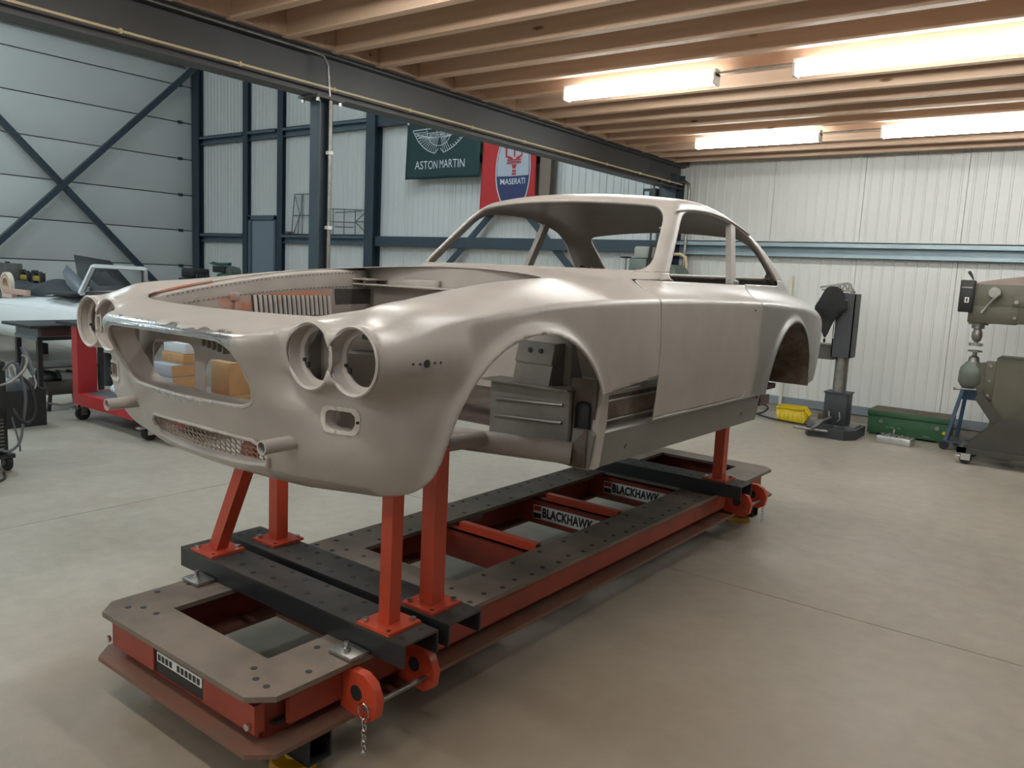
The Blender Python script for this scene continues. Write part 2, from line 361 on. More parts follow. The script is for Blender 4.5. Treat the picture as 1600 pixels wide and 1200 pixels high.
# ------------------------------------------------------------------ lamps
def emitter(name, c, s):
    mt = bpy.data.materials.new(name); mt.use_nodes = True; b = mt.node_tree.nodes['Principled BSDF']
    b.inputs['Base Color'].default_value = (.9, .9, .9, 1); b.inputs['Emission Color'].default_value = (*c, 1); b.inputs['Emission Strength'].default_value = s; return mt
M['tube_warm'] = emitter('tube_warm', WARM_C, WARM_W); M['tube_cool'] = emitter('tube_cool', COOL_C, COOL_W)
def lamp(label, group, loc, L_, m, rot=0.0, w=.045):
    t = thing('ceiling_lamp', label, 'lamp', loc, rot, group)
    MB().box(-L_/2, L_/2, -w*.8, w*.8, .0, .05).build('housing', M['white'], t)
    n = 7; pr = [(w*math.cos(math.pi*k/(n-1)), -w*1.25*math.sin(math.pi*k/(n-1))) for k in range(n)]
    mb = MB(); vs = [(sx*L_/2*.975, y, z) for sx in (-1, 1) for y, z in pr]
    mb.add(vs, [(i, i+1, n+i+1, n+i) for i in range(n-1)], True).add(vs[:n], [tuple(range(n))]).add(vs[n:], [tuple(range(n))]); mb.build('tube', m, t)
    for sx in (-1, 1): MB().bbox(min(sx*L_/2*.975, sx*L_/2), max(sx*L_/2*.975, sx*L_/2), -w, w, -w*1.3, .02, .004).build('end_cap', M['white'], t)
    return t
for y, names in ((5.65, ('shorter-looking bright tube lamp of the near row under the joists', 'long bright tube lamp of the near row running out at the right edge')), (8.2, ('bright tube lamp of the far row nearer the beam', 'bright tube lamp of the far row at the right edge'))):
    for i, x in enumerate((-3.13, -1.10)): lamp(names[i], 'tube lamps under the joists', (x, y, 3.062), 1.30 if i == 0 else 1.66, M['tube_warm'], w=.05)
    wr = MB().tube([(-2.48, y, 3.085), (-1.93, y, 3.09)], .007, 6).build('lamp_cable', M['dull_steel'])
    tag(wr, 'thin cable joining the two lamps of the %s row' % ('near' if y < 6 else 'far'), 'cable')
for y in (2.80, .5, -2.05, -4.6):  # unseen rows; the rearmost two are added to brighten the car's front
    for x in (-3.0, -1.10) if y > -4 else (-1.10, 1.0): lamp('unseen tube lamp under the joists behind the viewer', 'tube lamps out of view', (x, y, 3.062), 1.30, M['tube_warm'], w=.05)
for y in (5.65, 8.2):
    for x in (1.0,): lamp('unseen tube lamp under the joists behind the viewer', 'tube lamps out of view', (x, y, 3.062), 1.30, M['tube_warm'], w=.05)
for x in (-7.4, -10.8, -14.0):
    for y in (-2.5, 2.6, 7.2) if x > -8 else (-2.5, 2.6): lamp('cool tube lamp under the roof of the tall bay', 'tube lamps out of view', (x, y, 6.45), 1.5, M['tube_cool'], R(90), w=.07)
# ------------------------------------------------------------------ the car body
XC = -2.32
def bench_to_world(p):
    c, s = math.cos(BYAW), math.sin(BYAW); x, y, z = p
    return (c*x-s*y, s*x+c*y, z)
def spline(knots):
    xs = np.array([k[0] for k in knots], float); ys = np.array([k[1] for k in knots], float); n = len(xs)
    h = np.diff(xs); A = np.zeros((n, n)); b = np.zeros(n); A[0, 0] = A[-1, -1] = 1
    for i in range(1, n-1):
        A[i, i-1], A[i, i], A[i, i+1] = h[i-1], 2*(h[i-1]+h[i]), h[i]
        b[i] = 6*((ys[i+1]-ys[i])/h[i]-(ys[i]-ys[i-1])/h[i-1])
    m2 = np.linalg.solve(A, b)
    def f(x):
        x = np.asarray(x, float); xx = np.clip(x, xs[0], xs[-1]); i = np.clip(np.searchsorted(xs, xx)-1, 0, n-2)
        t0, t1 = xx-xs[i], xs[i+1]-xx; hh = h[i]
        r = (m2[i]*t1**3+m2[i+1]*t0**3)/(6*hh)+(ys[i]/hh-m2[i]*hh/6)*t1+(ys[i+1]/hh-m2[i+1]*hh/6)*t0
        s0 = (ys[1]-ys[0])/h[0]-h[0]*(2*m2[0]+m2[1])/6; s1 = (ys[-1]-ys[-2])/h[-1]+h[-1]*(m2[-2]+2*m2[-1])/6
        return r+np.where(x < xs[0], (x-xs[0])*s0, 0)+np.where(x > xs[-1], (x-xs[-1])*s1, 0)
    return f
def smax(a, b, k):
    h = np.maximum(k-np.abs(a-b), 0)/k
    return np.maximum(a, b)+h*h*k*0.25
def smin(a, b, k): return -smax(-a, -b, k)
crease_z = spline([(1.15,1.31),(1.4,1.362),(1.61,1.42),(1.83,1.452),(2.12,1.480),(2.52,1.497),(2.92,1.503),(3.34,1.504),(4.05,1.492),(4.77,1.462),(5.3,1.415),(5.8,1.35)])
crease_w = spline([(1.15,.79),(1.5,.805),(1.8,.818),(2.1,.824),(2.6,.826),(3.2,.828),(4.0,.826),(4.6,.812),(5.0,.785),(5.4,.73),(5.8,.64)])
edge_z = spline([(1.15,1.325),(1.3,1.372),(1.45,1.416),(1.61,1.459),(1.76,1.489),(1.94,1.519),(2.14,1.546),(2.35,1.564),(2.6,1.578),(2.9,1.584),(3.3,1.583),(3.9,1.582),(4.4,1.576),(4.87,1.558),(5.32,1.515),(5.8,1.43)])
mid_z = spline([(1.15,1.352),(1.25,1.385),(1.35,1.409),(1.45,1.432),(1.6,1.468),(1.8,1.510),(2.1,1.553),(2.5,1.592),(2.8,1.612),(3.1,1.62),(3.6,1.60),(4.4,1.60),(4.9,1.59),(5.32,1.55),(5.8,1.46)])
crease_k = lambda y: np.interp(y, [1.35,1.5,1.62,1.8,4.8,5.3,5.6], [.11,.06,.022,.012,.012,.03,.08])
FA, RA = (2.09, .945, .448), (4.59, .985, .40)          # wheel arches: y, z, radius
LAMPS = [(.563, 1.333, 1.392), (.728, 1.333, 1.402)]   # headlamp pods: x, z, front y
def top_z(x, y):
    wc = crease_w(y); zh = edge_z(y); zc = crease_z(y)
    b = np.interp(y, [1.7,2.3,2.9], [.11,.045,.030])+.10*np.exp(-((y-1.5)/.18)**2)
    s = (x-.58)/(wc-.58)
    inner = zh+(mid_z(y)-zh)*(1-(x/.58)**2)
    outer = zh+(zc-zh)*s+b*s*(1-s)
    return np.where(x < .58, inner, outer)
def side_w(y, z):
    dz = crease_z(y)-z
    w = crease_w(y)+np.where(dz > 0, .06*dz-.17*dz*dz, .06*dz)
    for yc, zc, r in (FA, RA):
        d = np.sqrt((y-yc)**2+(z-zc)**2)-r
        w = w+.020*np.exp(-(d/.026)**2)
    return w
nose_y = spline([(.85,1.50),(.9,1.47),(1.0,1.412),(1.1,1.368),(1.155,1.343),(1.25,1.295),(1.37,1.240),(1.42,1.232),(1.5,1.25)])
def sstep(a, b, t):
    t = np.clip((t-a)/(b-a), 0, 1); return t*t*(3-2*t)
nose_y_out = spline([(.85,1.53),(.9,1.465),(1.0,1.375),(1.1,1.318),(1.2,1.285),(1.33,1.262),(1.42,1.262),(1.5,1.29)])
def front_y(x, z):
    t = sstep(.40, .64, x)
    return nose_y(z)*(1-t)+nose_y_out(z)*t+.20*x*x+sstep(.38, .62, x)*(.03+.065*sstep(1.0, 1.3, z))+.055*np.exp(-((x-.478)/.058)**2)*sstep(1.16, 1.28, z)
def rear_y(x, z):
    d = z-1.32
    return 5.82-.55*x*x-np.where(d > 0, 1.2*d*d, 1.1*d*d)
roof_z = spline([(2.8,1.86),(3.05,1.928),(3.3,1.974),(3.55,2.008),(3.75,2.018),(3.95,2.010),(4.15,1.978),(4.4,1.910),(4.6,1.822),(4.75,1.725),(4.9,1.60),(5.1,1.40)])
def gh_w(y, z): return .724-.31*(z-1.58)-.10*np.maximum(z-1.58, 0)**2-.05*np.maximum(y-3.9, 0)**2
def wind_y(x, z): return 2.865+1.22*(z-1.6)+.47*x*x
def F_body(x, y, z):
    top = (z-top_z(x, y))*.93
    side = x-side_w(y, z)
    f = smax(side, top, crease_k(y))
    fr = (front_y(x, z)-y)*.92
    f = smax(f, fr, np.where(z > 1.30, .045, .11)+np.clip((x-.45)*.2, 0, .05))
    f = smax(f, (y-rear_y(x, z))*.9, .12)
    zb = np.interp(y, [1.3,1.6,1.75,5.0,5.5], [.895,.895,.86,.86,.95])
    f = smax(f, zb-z, np.where(y < 2.0, .07, .01))
    for lx, lz, ly in LAMPS:                                   # headlamp pods grow out of the wings
        rr = np.sqrt((x-lx)**2+(z-lz)**2)-(.096+.03*np.clip(y-ly, 0, .2))
        pod = smax(rr, ly-y, .016); pod = smax(pod, y-1.75, .05)
        f = smin(f, pod, .05)
    # brow lip of the air intake
    return f
def F_roof(x, y, z):
    top = z-(roof_z(y)-.125*x*x)
    side = (x-gh_w(y, z))*.94
    f = smax(side, top, .075)
    f = smax(f, (wind_y(x, z)-y)*.63, .05)
    return smax(f, 1.50-z, .01)
def F_all(x, y, z):
    x = np.abs(x)
    return smin(F_body(x, y, z), F_roof(x, y, z), .045)
def surface_nets(F, lo, hi, h):
    ax = [np.arange(lo[i], hi[i]+h, h) for i in range(3)]
    V = F(ax[0][:, None, None], ax[1][None, :, None], ax[2][None, None, :]).astype(np.float32)
    V = np.broadcast_to(V, tuple(len(a) for a in ax))
    S = V < 0; nx, ny, nz = V.shape
    acc = np.zeros((nx-1, ny-1, nz-1, 3), np.float32); cnt = np.zeros((nx-1, ny-1, nz-1), np.float32)
    def sl(a, o): return a[o[0]:nx-1+o[0], o[1]:ny-1+o[1], o[2]:nz-1+o[2]]
    for axis in range(3):
        o1 = [0, 0, 0]; e = [0, 0, 0]; e[axis] = 1
        others = [i for i in range(3) if i != axis]
        for a in (0, 1):
            for b in (0, 1):
                o = [0, 0, 0]; o[others[0]] = a; o[others[1]] = b
                o2 = [o[i]+e[i] for i in range(3)]
                v0, v1 = sl(V, o), sl(V, o2); c = (v0 < 0) != (v1 < 0)
                t = np.where(c, v0/np.where(c, v0-v1, 1), 0)
                for i in range(3): acc[..., i] += np.where(c, o[i]+(t if i == axis else 0), 0)
                cnt += c
    act = cnt > 0
    idx = -np.ones(act.shape, np.int64); idx[act] = np.arange(act.sum())
    cell = np.argwhere(act)
    P = (cell+acc[act]/cnt[act][:, None])*h+np.array([a[0] for a in ax])
    quads = []
    for axis in range(3):
        o = [(axis+1) % 3, (axis+2) % 3]
        e = [0, 0, 0]; e[axis] = 1
        A = S[:nx-e[0], :ny-e[1], :nz-e[2]]; B = S[e[0]:, e[1]:, e[2]:]
        ed = np.argwhere(A != B)
        ok = np.ones(len(ed), bool)
        for k in o: ok &= (ed[:, k] > 0) & (ed[:, k] < idx.shape[k])
        ok &= ed[:, axis] < idx.shape[axis]
        ed = ed[ok]
        q = []
        for da, db in ((-1,-1),(0,-1),(0,0),(-1,0)):
            c = ed.copy(); c[:, o[0]] += da; c[:, o[1]] += db
            q.append(idx[c[:, 0], c[:, 1], c[:, 2]])
        q = np.stack(q, 1); inside = A[ed[:, 0], ed[:, 1], ed[:, 2]]
        q[~inside] = q[~inside][:, ::-1]
        quads.append(q[(q >= 0).all(1)])
    return P, np.concatenate(quads)
def project(F, P, it=3):
    e = .002
    for _ in range(it):
        f = F(P[:, 0], P[:, 1], P[:, 2])
        g = np.stack([(F(P[:, 0]+e*(i == 0), P[:, 1]+e*(i == 1), P[:, 2]+e*(i == 2))-F(P[:, 0]-e*(i == 0), P[:, 1]-e*(i == 1), P[:, 2]-e*(i == 2)))/(2*e) for i in range(3)], 1)
        st = f/np.maximum((g*g).sum(1), .05); st = np.clip(st, -.008, .008)
        P = P-st[:, None]*g
    return P
def clip(P, T, f, both=False):
    """split triangles along f=0 and keep f>0 (and the f<0 side when both)"""
    val = f(P[:, 0], P[:, 1], P[:, 2]); val = np.where(np.abs(val) < 1e-7, 1e-7, val); pos = val > 0
    np_ = pos[T].sum(1)
    mixed = T[(np_ == 1) | (np_ == 2)]; keep = T[np_ == 3]; drop = T[np_ == 0]
    if len(mixed) == 0:
        return (P, keep, drop) if both else (P, keep)
    # rotate so that the odd vertex comes first
    pm = pos[mixed]; one = pm.sum(1) == 1
    odd = np.where(one, np.argmax(pm, 1), np.argmin(pm, 1))
    M3 = np.stack([mixed[np.arange(len(mixed)), (odd+k) % 3] for k in range(3)], 1)
    ea = np.concatenate([M3[:, [0, 1]], M3[:, [0, 2]]]); es = np.sort(ea, 1)
    u, inv = np.unique(es, axis=0, return_inverse=True); inv = inv.reshape(-1)
    a, b = P[u[:, 0]], P[u[:, 1]]; fa = val[u[:, 0]]
    lo, hi = np.zeros(len(u)), np.ones(len(u))
    for _ in range(14):
        mid = (lo+hi)/2; q = a+(b-a)*mid[:, None]; fm = f(q[:, 0], q[:, 1], q[:, 2]); same = (fm > 0) == (fa > 0)
        lo = np.where(same, mid, lo); hi = np.where(same, hi, mid)
    t = (lo+hi)/2; Q = a+(b-a)*t[:, None]
    base = len(P); P2 = np.concatenate([P, Q]); n = len(M3)
    v01 = base+inv[:n]; v02 = base+inv[n:]
    tip = np.stack([M3[:, 0], v01, v02], 1)
    qa = np.stack([v01, M3[:, 1], M3[:, 2]], 1); qb = np.stack([v01, M3[:, 2], v02], 1)
    kp = np.concatenate([keep, tip[one], qa[~one], qb[~one]])
    if both:
        dr = np.concatenate([drop, tip[~one], qa[one], qb[one]]); return P2, kp, dr
    return P2, kp
def np_mesh(name, P, T, off=(0, 3.5, .86), smooth=True):
    used = np.unique(T); mp = -np.ones(len(P), np.int64); mp[used] = np.arange(len(used)); V = P[used]-np.array(off); T = mp[T]
    T = T[(T[:, 0] != T[:, 1]) & (T[:, 1] != T[:, 2]) & (T[:, 0] != T[:, 2])]
    me = bpy.data.meshes.new(name); me.vertices.add(len(V)); me.vertices.foreach_set('co', V.astype(np.float32).ravel())
    me.loops.add(len(T)*3); me.loops.foreach_set('vertex_index', T.astype(np.int32).ravel())
    me.polygons.add(len(T)); me.polygons.foreach_set('loop_start', np.arange(0, len(T)*3, 3, dtype=np.int32)); me.polygons.foreach_set('loop_total', np.full(len(T), 3, np.int32))
    me.update(calc_edges=True); me.validate(); me.polygons.foreach_set('use_smooth', np.full(len(me.polygons), smooth))
    bm = bmesh.new(); bm.from_mesh(me); bmesh.ops.remove_doubles(bm, verts=bm.verts[:], dist=.0016); bmesh.ops.dissolve_degenerate(bm, dist=.0008, edges=bm.edges[:]); bm.to_mesh(me); bm.free()
    me.polygons.foreach_set('use_smooth', np.full(len(me.polygons), smooth))
    return me
# --- build the skin
CP, CQ = surface_nets(F_all, (-.93, 1.2, .82), (.93, 5.92, 2.05), .0135)
CP = project(F_all, CP)
CT = np.concatenate([CQ[:, [0, 1, 2]], CQ[:, [0, 2, 3]]])
# sharpen: put mesh edges exactly on the shoulder crease
def f_crease(x, y, z):
    ax = np.abs(x); return np.where((y > 1.55) & (y < 5.3) & (ax > .6), (ax-side_w(y, z))-(z-top_z(ax, y))*.93, 1.0)
CP, t1, t2 = clip(CP, CT, f_crease, True); CT = np.concatenate([t1, t2])
# --- openings (each field is negative where metal is taken away)
def smin_n(k, *a):
    r = a[0]
    for b in a[1:]: r = smin(r, b, k)
    return r
def f_under(x, y, z):
    return z-np.interp(y, [1.3,1.62,1.7,2.5,2.55,4.2,4.3,5.0,5.5,5.8], [.906,.906,.94,.94,1.008,1.008,.99,.985,1.0,1.02])
def f_arch(x, y, z):
    ax = np.abs(x); r = 9.0
    for yc, zc, rad in (FA, RA):
        d = np.sqrt((y-yc)**2+(z-zc)**2)-rad
        leg = np.where(z < zc, np.abs(y-yc)-rad, d)
        r = np.minimum(r, np.where(z < zc, leg, d))
    return np.where(ax > .42, r, 1.0)
def f_hood(x, y, z):
    ax = np.abs(x)
    ins = smin_n(.10, .565-ax, y-(1.44+.24*ax*ax), (2.50+.12*(1-(ax/.57)**2))-y)
    return np.where(z > 1.38, -ins, 1.0)
def f_grille(x, y, z):
    ax = np.abs(x)
    ins = smin_n(.09, 1.366-.05*ax*ax-z, z-(1.152+.06*ax*ax), .372-ax)
    return np.where(y < 1.62, -ins, 1.0)
def f_lamps(x, y, z):
    ax = np.abs(x); r = 9.0
    for lx, lz, ly in LAMPS: r = np.minimum(r, np.sqrt((ax-lx)**2+(z-lz)**2)-.0855)
    return np.where(y < 1.55, r, 1.0)
FOG = (.632, 1.158)
def f_fog(x, y, z):
    ax = np.abs(x); a, b = np.abs(ax-FOG[0])-.047, np.abs(z-FOG[1])-.027
    d = smax(a, b, .02); return np.where(y < 1.75, d, 1.0)
def f_intake(x, y, z):
    ax = np.abs(x); ins = smin_n(.05, .325-ax, 1.055-.02*ax-z, z-(.957+.10*ax*ax))
    return np.where(y < 1.6, -ins, 1.0)
def f_wind(x, y, z):
    ax = np.abs(x); hd = roof_z(wind_y(ax, z)+.05)-.125*ax*ax-.030-z
    lowz = 1.622+.0*ax
    ins = smin_n(.07, gh_w(y, z)-.040-ax, hd, z-lowz)
    ins = np.minimum(ins, .09-(y-wind_y(ax, z))*.63)
    return np.where(y < 3.75, -ins, 1.0)
def f_sidew(x, y, z):
    ax = np.abs(x); rail = roof_z(y)-.125*.60**2-.050-z
    fr = (y-(wind_y(ax, z)+.075))*.6
    rr = ((4.30-(z-1.86)*1.30)-y)*.62
    ins = smin_n(.05, rail, fr, rr, z-1.586)
    ins = np.minimum(ins, (ax-.40)*.7)
    return -ins
def f_rearw(x, y, z):
    ax = np.abs(x); ins = smin_n(.07, 1.885-.13*ax*ax-z, z-1.632, gh_w(y, z)-.085-ax)
    return np.where((y > 4.2) & (z > 1.55), -ins, 1.0)
def f_low(x, y, z):
    u, a = f_under(x, y, z), f_arch(x, y, z)
    return np.where(y < 2.2, smin(u, a, .16), np.minimum(u, a))
for fn in (f_low, f_hood, f_grille, f_lamps, f_fog, f_intake, f_wind, f_sidew, f_rearw):
    CP, CT = clip(CP, CT, fn)
# cut-away lower rear corner of the front wing
def f_patch(x, y, z):
    ins = np.minimum.reduce([y-2.50, 2.945-y, (1.165+.03*(y-2.6)/.3)-z]); return np.where(x > .5, -ins, 1.0)
CP, CT = clip(CP, CT, f_patch)
# door outline
def f_door(x, y, z):
    ax = np.abs(x)
    front = y-(2.925+.03*np.clip((1.46-z)/.44, -1, 1)*np.clip((z-1.02)/.44, 0, 1)*1.2+np.clip((z-1.50)/.08, 0, 1)*.10)
    rear = (4.052-.28*np.clip((1.487-z), 0, .5)**1.25)-y
    ins = smin_n(.10, rear, z-1.022); ins = np.minimum(ins, front)
    ins = np.minimum(ins, (1.584-z)*2)
    return np.where(ax > .52, ins, -1.0)
CP, dT, bT = clip(CP, CT, lambda x, y, z: f_door(x, y, z)-.003, True)
CP, bT = clip(CP, bT, lambda x, y, z: -(f_door(x, y, z)+.0035))
def f_roofcut(x, y, z):
    return np.maximum(z-1.618, np.where((y > 4.4), z-1.618, z-1.618))
CP, rT, bT = clip(CP, bT, f_roofcut, True)
cen = CP[dT].mean(1)

def car_paint(name, rough=0.33):
    """beige primer, with sanded bare steel behind the doors and on the air intake lip"""
    mt = bpy.data.materials.new(name); mt.use_nodes = True; nt = mt.node_tree; N = nt.nodes; L = nt.links; b = N['Principled BSDF']
    tc = N.new('ShaderNodeTexCoord'); sp = N.new('ShaderNodeSeparateXYZ'); L.new(tc.outputs['Object'], sp.inputs[0])
    nz = N.new('ShaderNodeTexNoise'); nz.inputs['Scale'].default_value = 9; nz.inputs['Detail'].default_value = 6; L.new(tc.outputs['Object'], nz.inputs['Vector'])
    def math_(op, a, bb, c=None):
        n = N.new('ShaderNodeMath'); n.operation = op
        for i, v in enumerate((a, bb, c)):
            if v is None: continue
            if isinstance(v, (int, float)): n.inputs[i].default_value = v
            else: L.new(v, n.inputs[i])
        return n.outputs[0]
    def mixc(f, a, bb):
        n = N.new('ShaderNodeMix'); n.data_type = 'RGBA'
        L.new(f, n.inputs[0])
        for i, v in ((6, a), (7, bb)):
            if isinstance(v, tuple): n.inputs[i].default_value = (*v, 1)
            else: L.new(v, n.inputs[i])
        return n.outputs[2]
    rp = N.new('ShaderNodeValToRGB'); L.new(nz.outputs['Fac'], rp.inputs['Fac'])
    rp.color_ramp.elements[0].color = (.385, .350, .320, 1); rp.color_ramp.elements[1].color = (.435, .397, .364, 1)
    rp.color_ramp.elements[0].position = .35; rp.color_ramp.elements[1].position = .7
    # bare steel: rear quarter (y > 0.62 behind the door) ...
    wob = math_('MULTIPLY_ADD', nz.outputs['Fac'], .10, -.05)
    q = math_('ADD', sp.outputs[1], wob)
    mr = N.new('ShaderNodeMapRange'); mr.inputs[1].default_value = .50; mr.inputs[2].default_value = .56; L.new(q, mr.inputs[0])
    zz = N.new('ShaderNodeMapRange'); zz.inputs[1].default_value = .76; zz.inputs[2].default_value = .72; L.new(sp.outputs[2], zz.inputs[0])
    steel = math_('MULTIPLY', mr.outputs[0], zz.outputs[0])
    # ... and the filed lips of the air intake at the nose
    n2 = N.new('ShaderNodeTexNoise'); n2.inputs['Scale'].default_value = 22; n2.inputs['Detail'].default_value = 5; L.new(tc.outputs['Object'], n2.inputs['Vector'])
    def rng(v, a0, a1):
        n = N.new('ShaderNodeMapRange'); n.inputs[1].default_value = a0; n.inputs[2].default_value = a1; L.new(v, n.inputs[0]); return n.outputs[0]
    zw = math_('MULTIPLY_ADD', n2.outputs['Fac'], .045, sp.outputs[2])          # height with a ragged edge
    ax_ = math_('ABSOLUTE', sp.outputs[0], 0)
    fwd = rng(sp.outputs[1], -2.13, -2.16)
    upper = math_('MULTIPLY', math_('MULTIPLY', rng(zw, .552, .545), rng(zw, .50, .505)), rng(ax_, .40, .34))
    lower = math_('MULTIPLY', math_('MULTIPLY', rng(zw, .330, .322), rng(zw, .285, .29)), rng(ax_, .39, .36))
    gate = rng(n2.outputs['Fac'], .50, .56)
    lower = math_('MULTIPLY', lower, gate)
    lip = math_('MULTIPLY', math_('MAXIMUM', upper, lower), fwd)
    bare = math_('MAXIMUM', steel, lip)
    c = mixc(steel, rp.outputs[0], (.33, .325, .315)); c = mixc(lip, c, (.40, .40, .40))
    ptch = math_('MULTIPLY', math_('MULTIPLY', rng(math_('MULTIPLY_ADD', n2.outputs['Fac'], .02, sp.outputs[2]), .105, .100), rng(sp.outputs[0], .27, .28)), math_('MULTIPLY', rng(sp.outputs[0], .67, .66), rng(sp.outputs[1], -1.78, -1.80)))
    c = mixc(math_('MULTIPLY', ptch, .75), c, (.27, .235, .20))
    L.new(c, b.inputs['Base Color'])
    L.new(math_('MULTIPLY_ADD', lip, .4, math_('MULTIPLY', bare, .5)), b.inputs['Metallic'])
    rr = math_('SUBTRACT', math_('MULTIPLY_ADD', nz.outputs['Fac'], .10, rough-.05), math_('MULTIPLY', lip, .10)); L.new(rr, b.inputs['Roughness'])
    return mt
M['primer'] = car_paint('primer')
M['primer_in'] = mat('primer_inside', (.30, .27, .245), .6, var=.12, scale=6, color2=None)
M['sill_steel'] = mat('sill_steel', (.215, .205, .19), .40, .35, var=.10, scale=5)
M['raw_steel'] = mat('raw_steel', (.26, .25, .235), .42, .55, var=.22, scale=5)
M['rust'] = mat('rust', (.115, .088, .072), .75, .1, var=.35, scale=9, bump=.3)
M['orange_primer'] = mat('orange_primer', (.42, .16, .09), .6, color2=(.33, .29, .26), mask=(.45, .62), scale=7)
M['wheelhouse'] = mat('wheelhouse', (.14, .09, .065), .7, color2=(.27, .235, .20), mask=(.42, .62), scale=5)
car = thing('car_body', 'bare beige-primered coupe car body shell standing on red posts of the straightening bench', 'car body', bench_to_world((XC, 3.5, .86)), BYAW)
def mark_crease(o):
    """keep the shoulder line crisp"""
    me = o.data; co = np.empty(len(me.vertices)*3, np.float32); me.vertices.foreach_get('co', co); co = co.reshape(-1, 3).astype(float)+np.array([0, 3.5, .86])
    on = (np.abs(f_crease(co[:, 0], co[:, 1], co[:, 2])) < 2.5e-4) & (co[:, 1] > 1.60) & (co[:, 1] < 5.1)
    ed = np.empty(len(me.edges)*2, np.int32); me.edges.foreach_get('vertices', ed); ed = ed.reshape(-1, 2)
    at = me.attributes.get('sharp_edge') or me.attributes.new('sharp_edge', 'BOOLEAN', 'EDGE'); at.data.foreach_set('value', on[ed].all(1)); me.update(); return o
body = link('body_shell', np_mesh('body_shell', CP, bT), M['primer'], car); solid(body, .004)
doorL = link('door', np_mesh('door', CP, dT[cen[:, 0] > 0]), M['primer'], car); solid(doorL, .004)
doorR = link('door', np_mesh('door', CP, dT[cen[:, 0] < 0]), M['primer'], car); solid(doorR, .004)
for o_ in (body, doorL, doorR): mark_crease(o_)
roof = link('roof_frame', np_mesh('roof_frame', CP, rT), M['primer'], car); solid(roof, .016)

AB = (0, -3.5, -.86)                                   # lets the pieces below be written in bench coordinates (x, y, z above floor)
def cpart(name, mb, m, parent=None, label=None):
    o = mb.build(name, m, parent or car); o.data.transform(Matrix.Translation(AB))
    if label: o['label'] = label
    return o
def contour(f, c, y, n=72, sx=1):
    """trace the closed outline f(x,z)=0 around centre c"""
    pts = []
    for i in range(n):
        t = 2*math.pi*i/n; lo, hi = 0.0, 1.0
        for _ in range(26):
            mid = (lo+hi)/2
            v = float(f(np.array(c[0]+mid*math.cos(t)), np.array(y), np.array(c[1]+mid*math.sin(t))))
            lo, hi = (mid, hi) if v < 0 else (lo, mid)
        pts.append((c[0]+lo*math.cos(t), c[1]+lo*math.sin(t)))
    return pts
def skin_y(x, z):
    """y of the nose skin at (x,z)"""
    lo, hi = 1.15, 1.75
    ys = np.linspace(lo, hi, 121); v = F_all(np.full(121, x), ys, np.full(121, z)); i = int(np.argmax(v < 0)); return float(ys[i])
def liner(pts, depth, shrink, c, back=.003):
    """wall turned in from an opening's edge"""
    mb = MB(); n = len(pts); ring0 = []; ring1 = []
    for x, z in pts:
        y = skin_y(x, z)
        ring0.append((x, y-back*0, z)); ring1.append((c[0]+(x-c[0])*shrink, y+depth, c[1]+(z-c[1])*shrink))
    vs = ring0+ring1
    mb.add(vs, [(i, (i+1) % n, n+(i+1) % n, n+i) for i in range(n)], True)
    return mb
pts = contour(f_grille, (0, 1.26), 1.4, 96)
cpart('air_intake_surround', liner(pts, .085, .955, (0, 1.26)), M['primer'])
rim = MB().tube([(x, skin_y(x, z)+.004, z) for x, z in pts], .0075, 8, True); cpart('air_intake_lip', rim, M['primer'], None)
pts = contour(f_intake, (0, 1.0), 1.4, 72)
cpart('lower_intake_surround', liner(pts, .05, .93, (0, 1.0)), M['primer'])
cpart('lower_intake_lip', MB().tube([(x, skin_y(x, z)-.001, z) for x, z in pts], [.013 if z < 1.0 else .007 for x, z in pts], 8, True), M['primer'])
# wire mesh in the lower intake
def mesh_y(x, z): return nose_y(z)+.21*x*x+.016
wm = MB()
for sgn in (-1, 1):
    for k in range(-24, 25):
        p = []
        for t in np.linspace(0, 1, 6):
            z = .955+.105*t; x = k*.026+sgn*(t-.5)*.075
            if float(f_intake(np.array(x), np.array(1.4), np.array(z))) < .004: p.append((x, mesh_y(x, z)+sgn*.001, z))
        if len(p) > 1: wm.tube(p, .0016, 4)
for z in np.arange(.96, 1.06, .019):
    p = [(x, mesh_y(x, z), z) for x in np.linspace(-.34, .34, 30) if float(f_intake(np.array(x), np.array(1.4), np.array(z))) < .004]
    if len(p) > 1: wm.tube(p, .0015, 4)
plabel(cpart('wire_mesh', wm, mat('mesh_wire', (.30, .24, .20), .6)), 'crossed wire mesh of the lower intake')
# bumper tubes
for sx in (-1, 1):
    t = MB().pipe((sx*.445, 1.32, 1.066), (sx*.445, 1.50, 1.068), .021, .0165); cpart('bumper_tube', t, M['primer'])
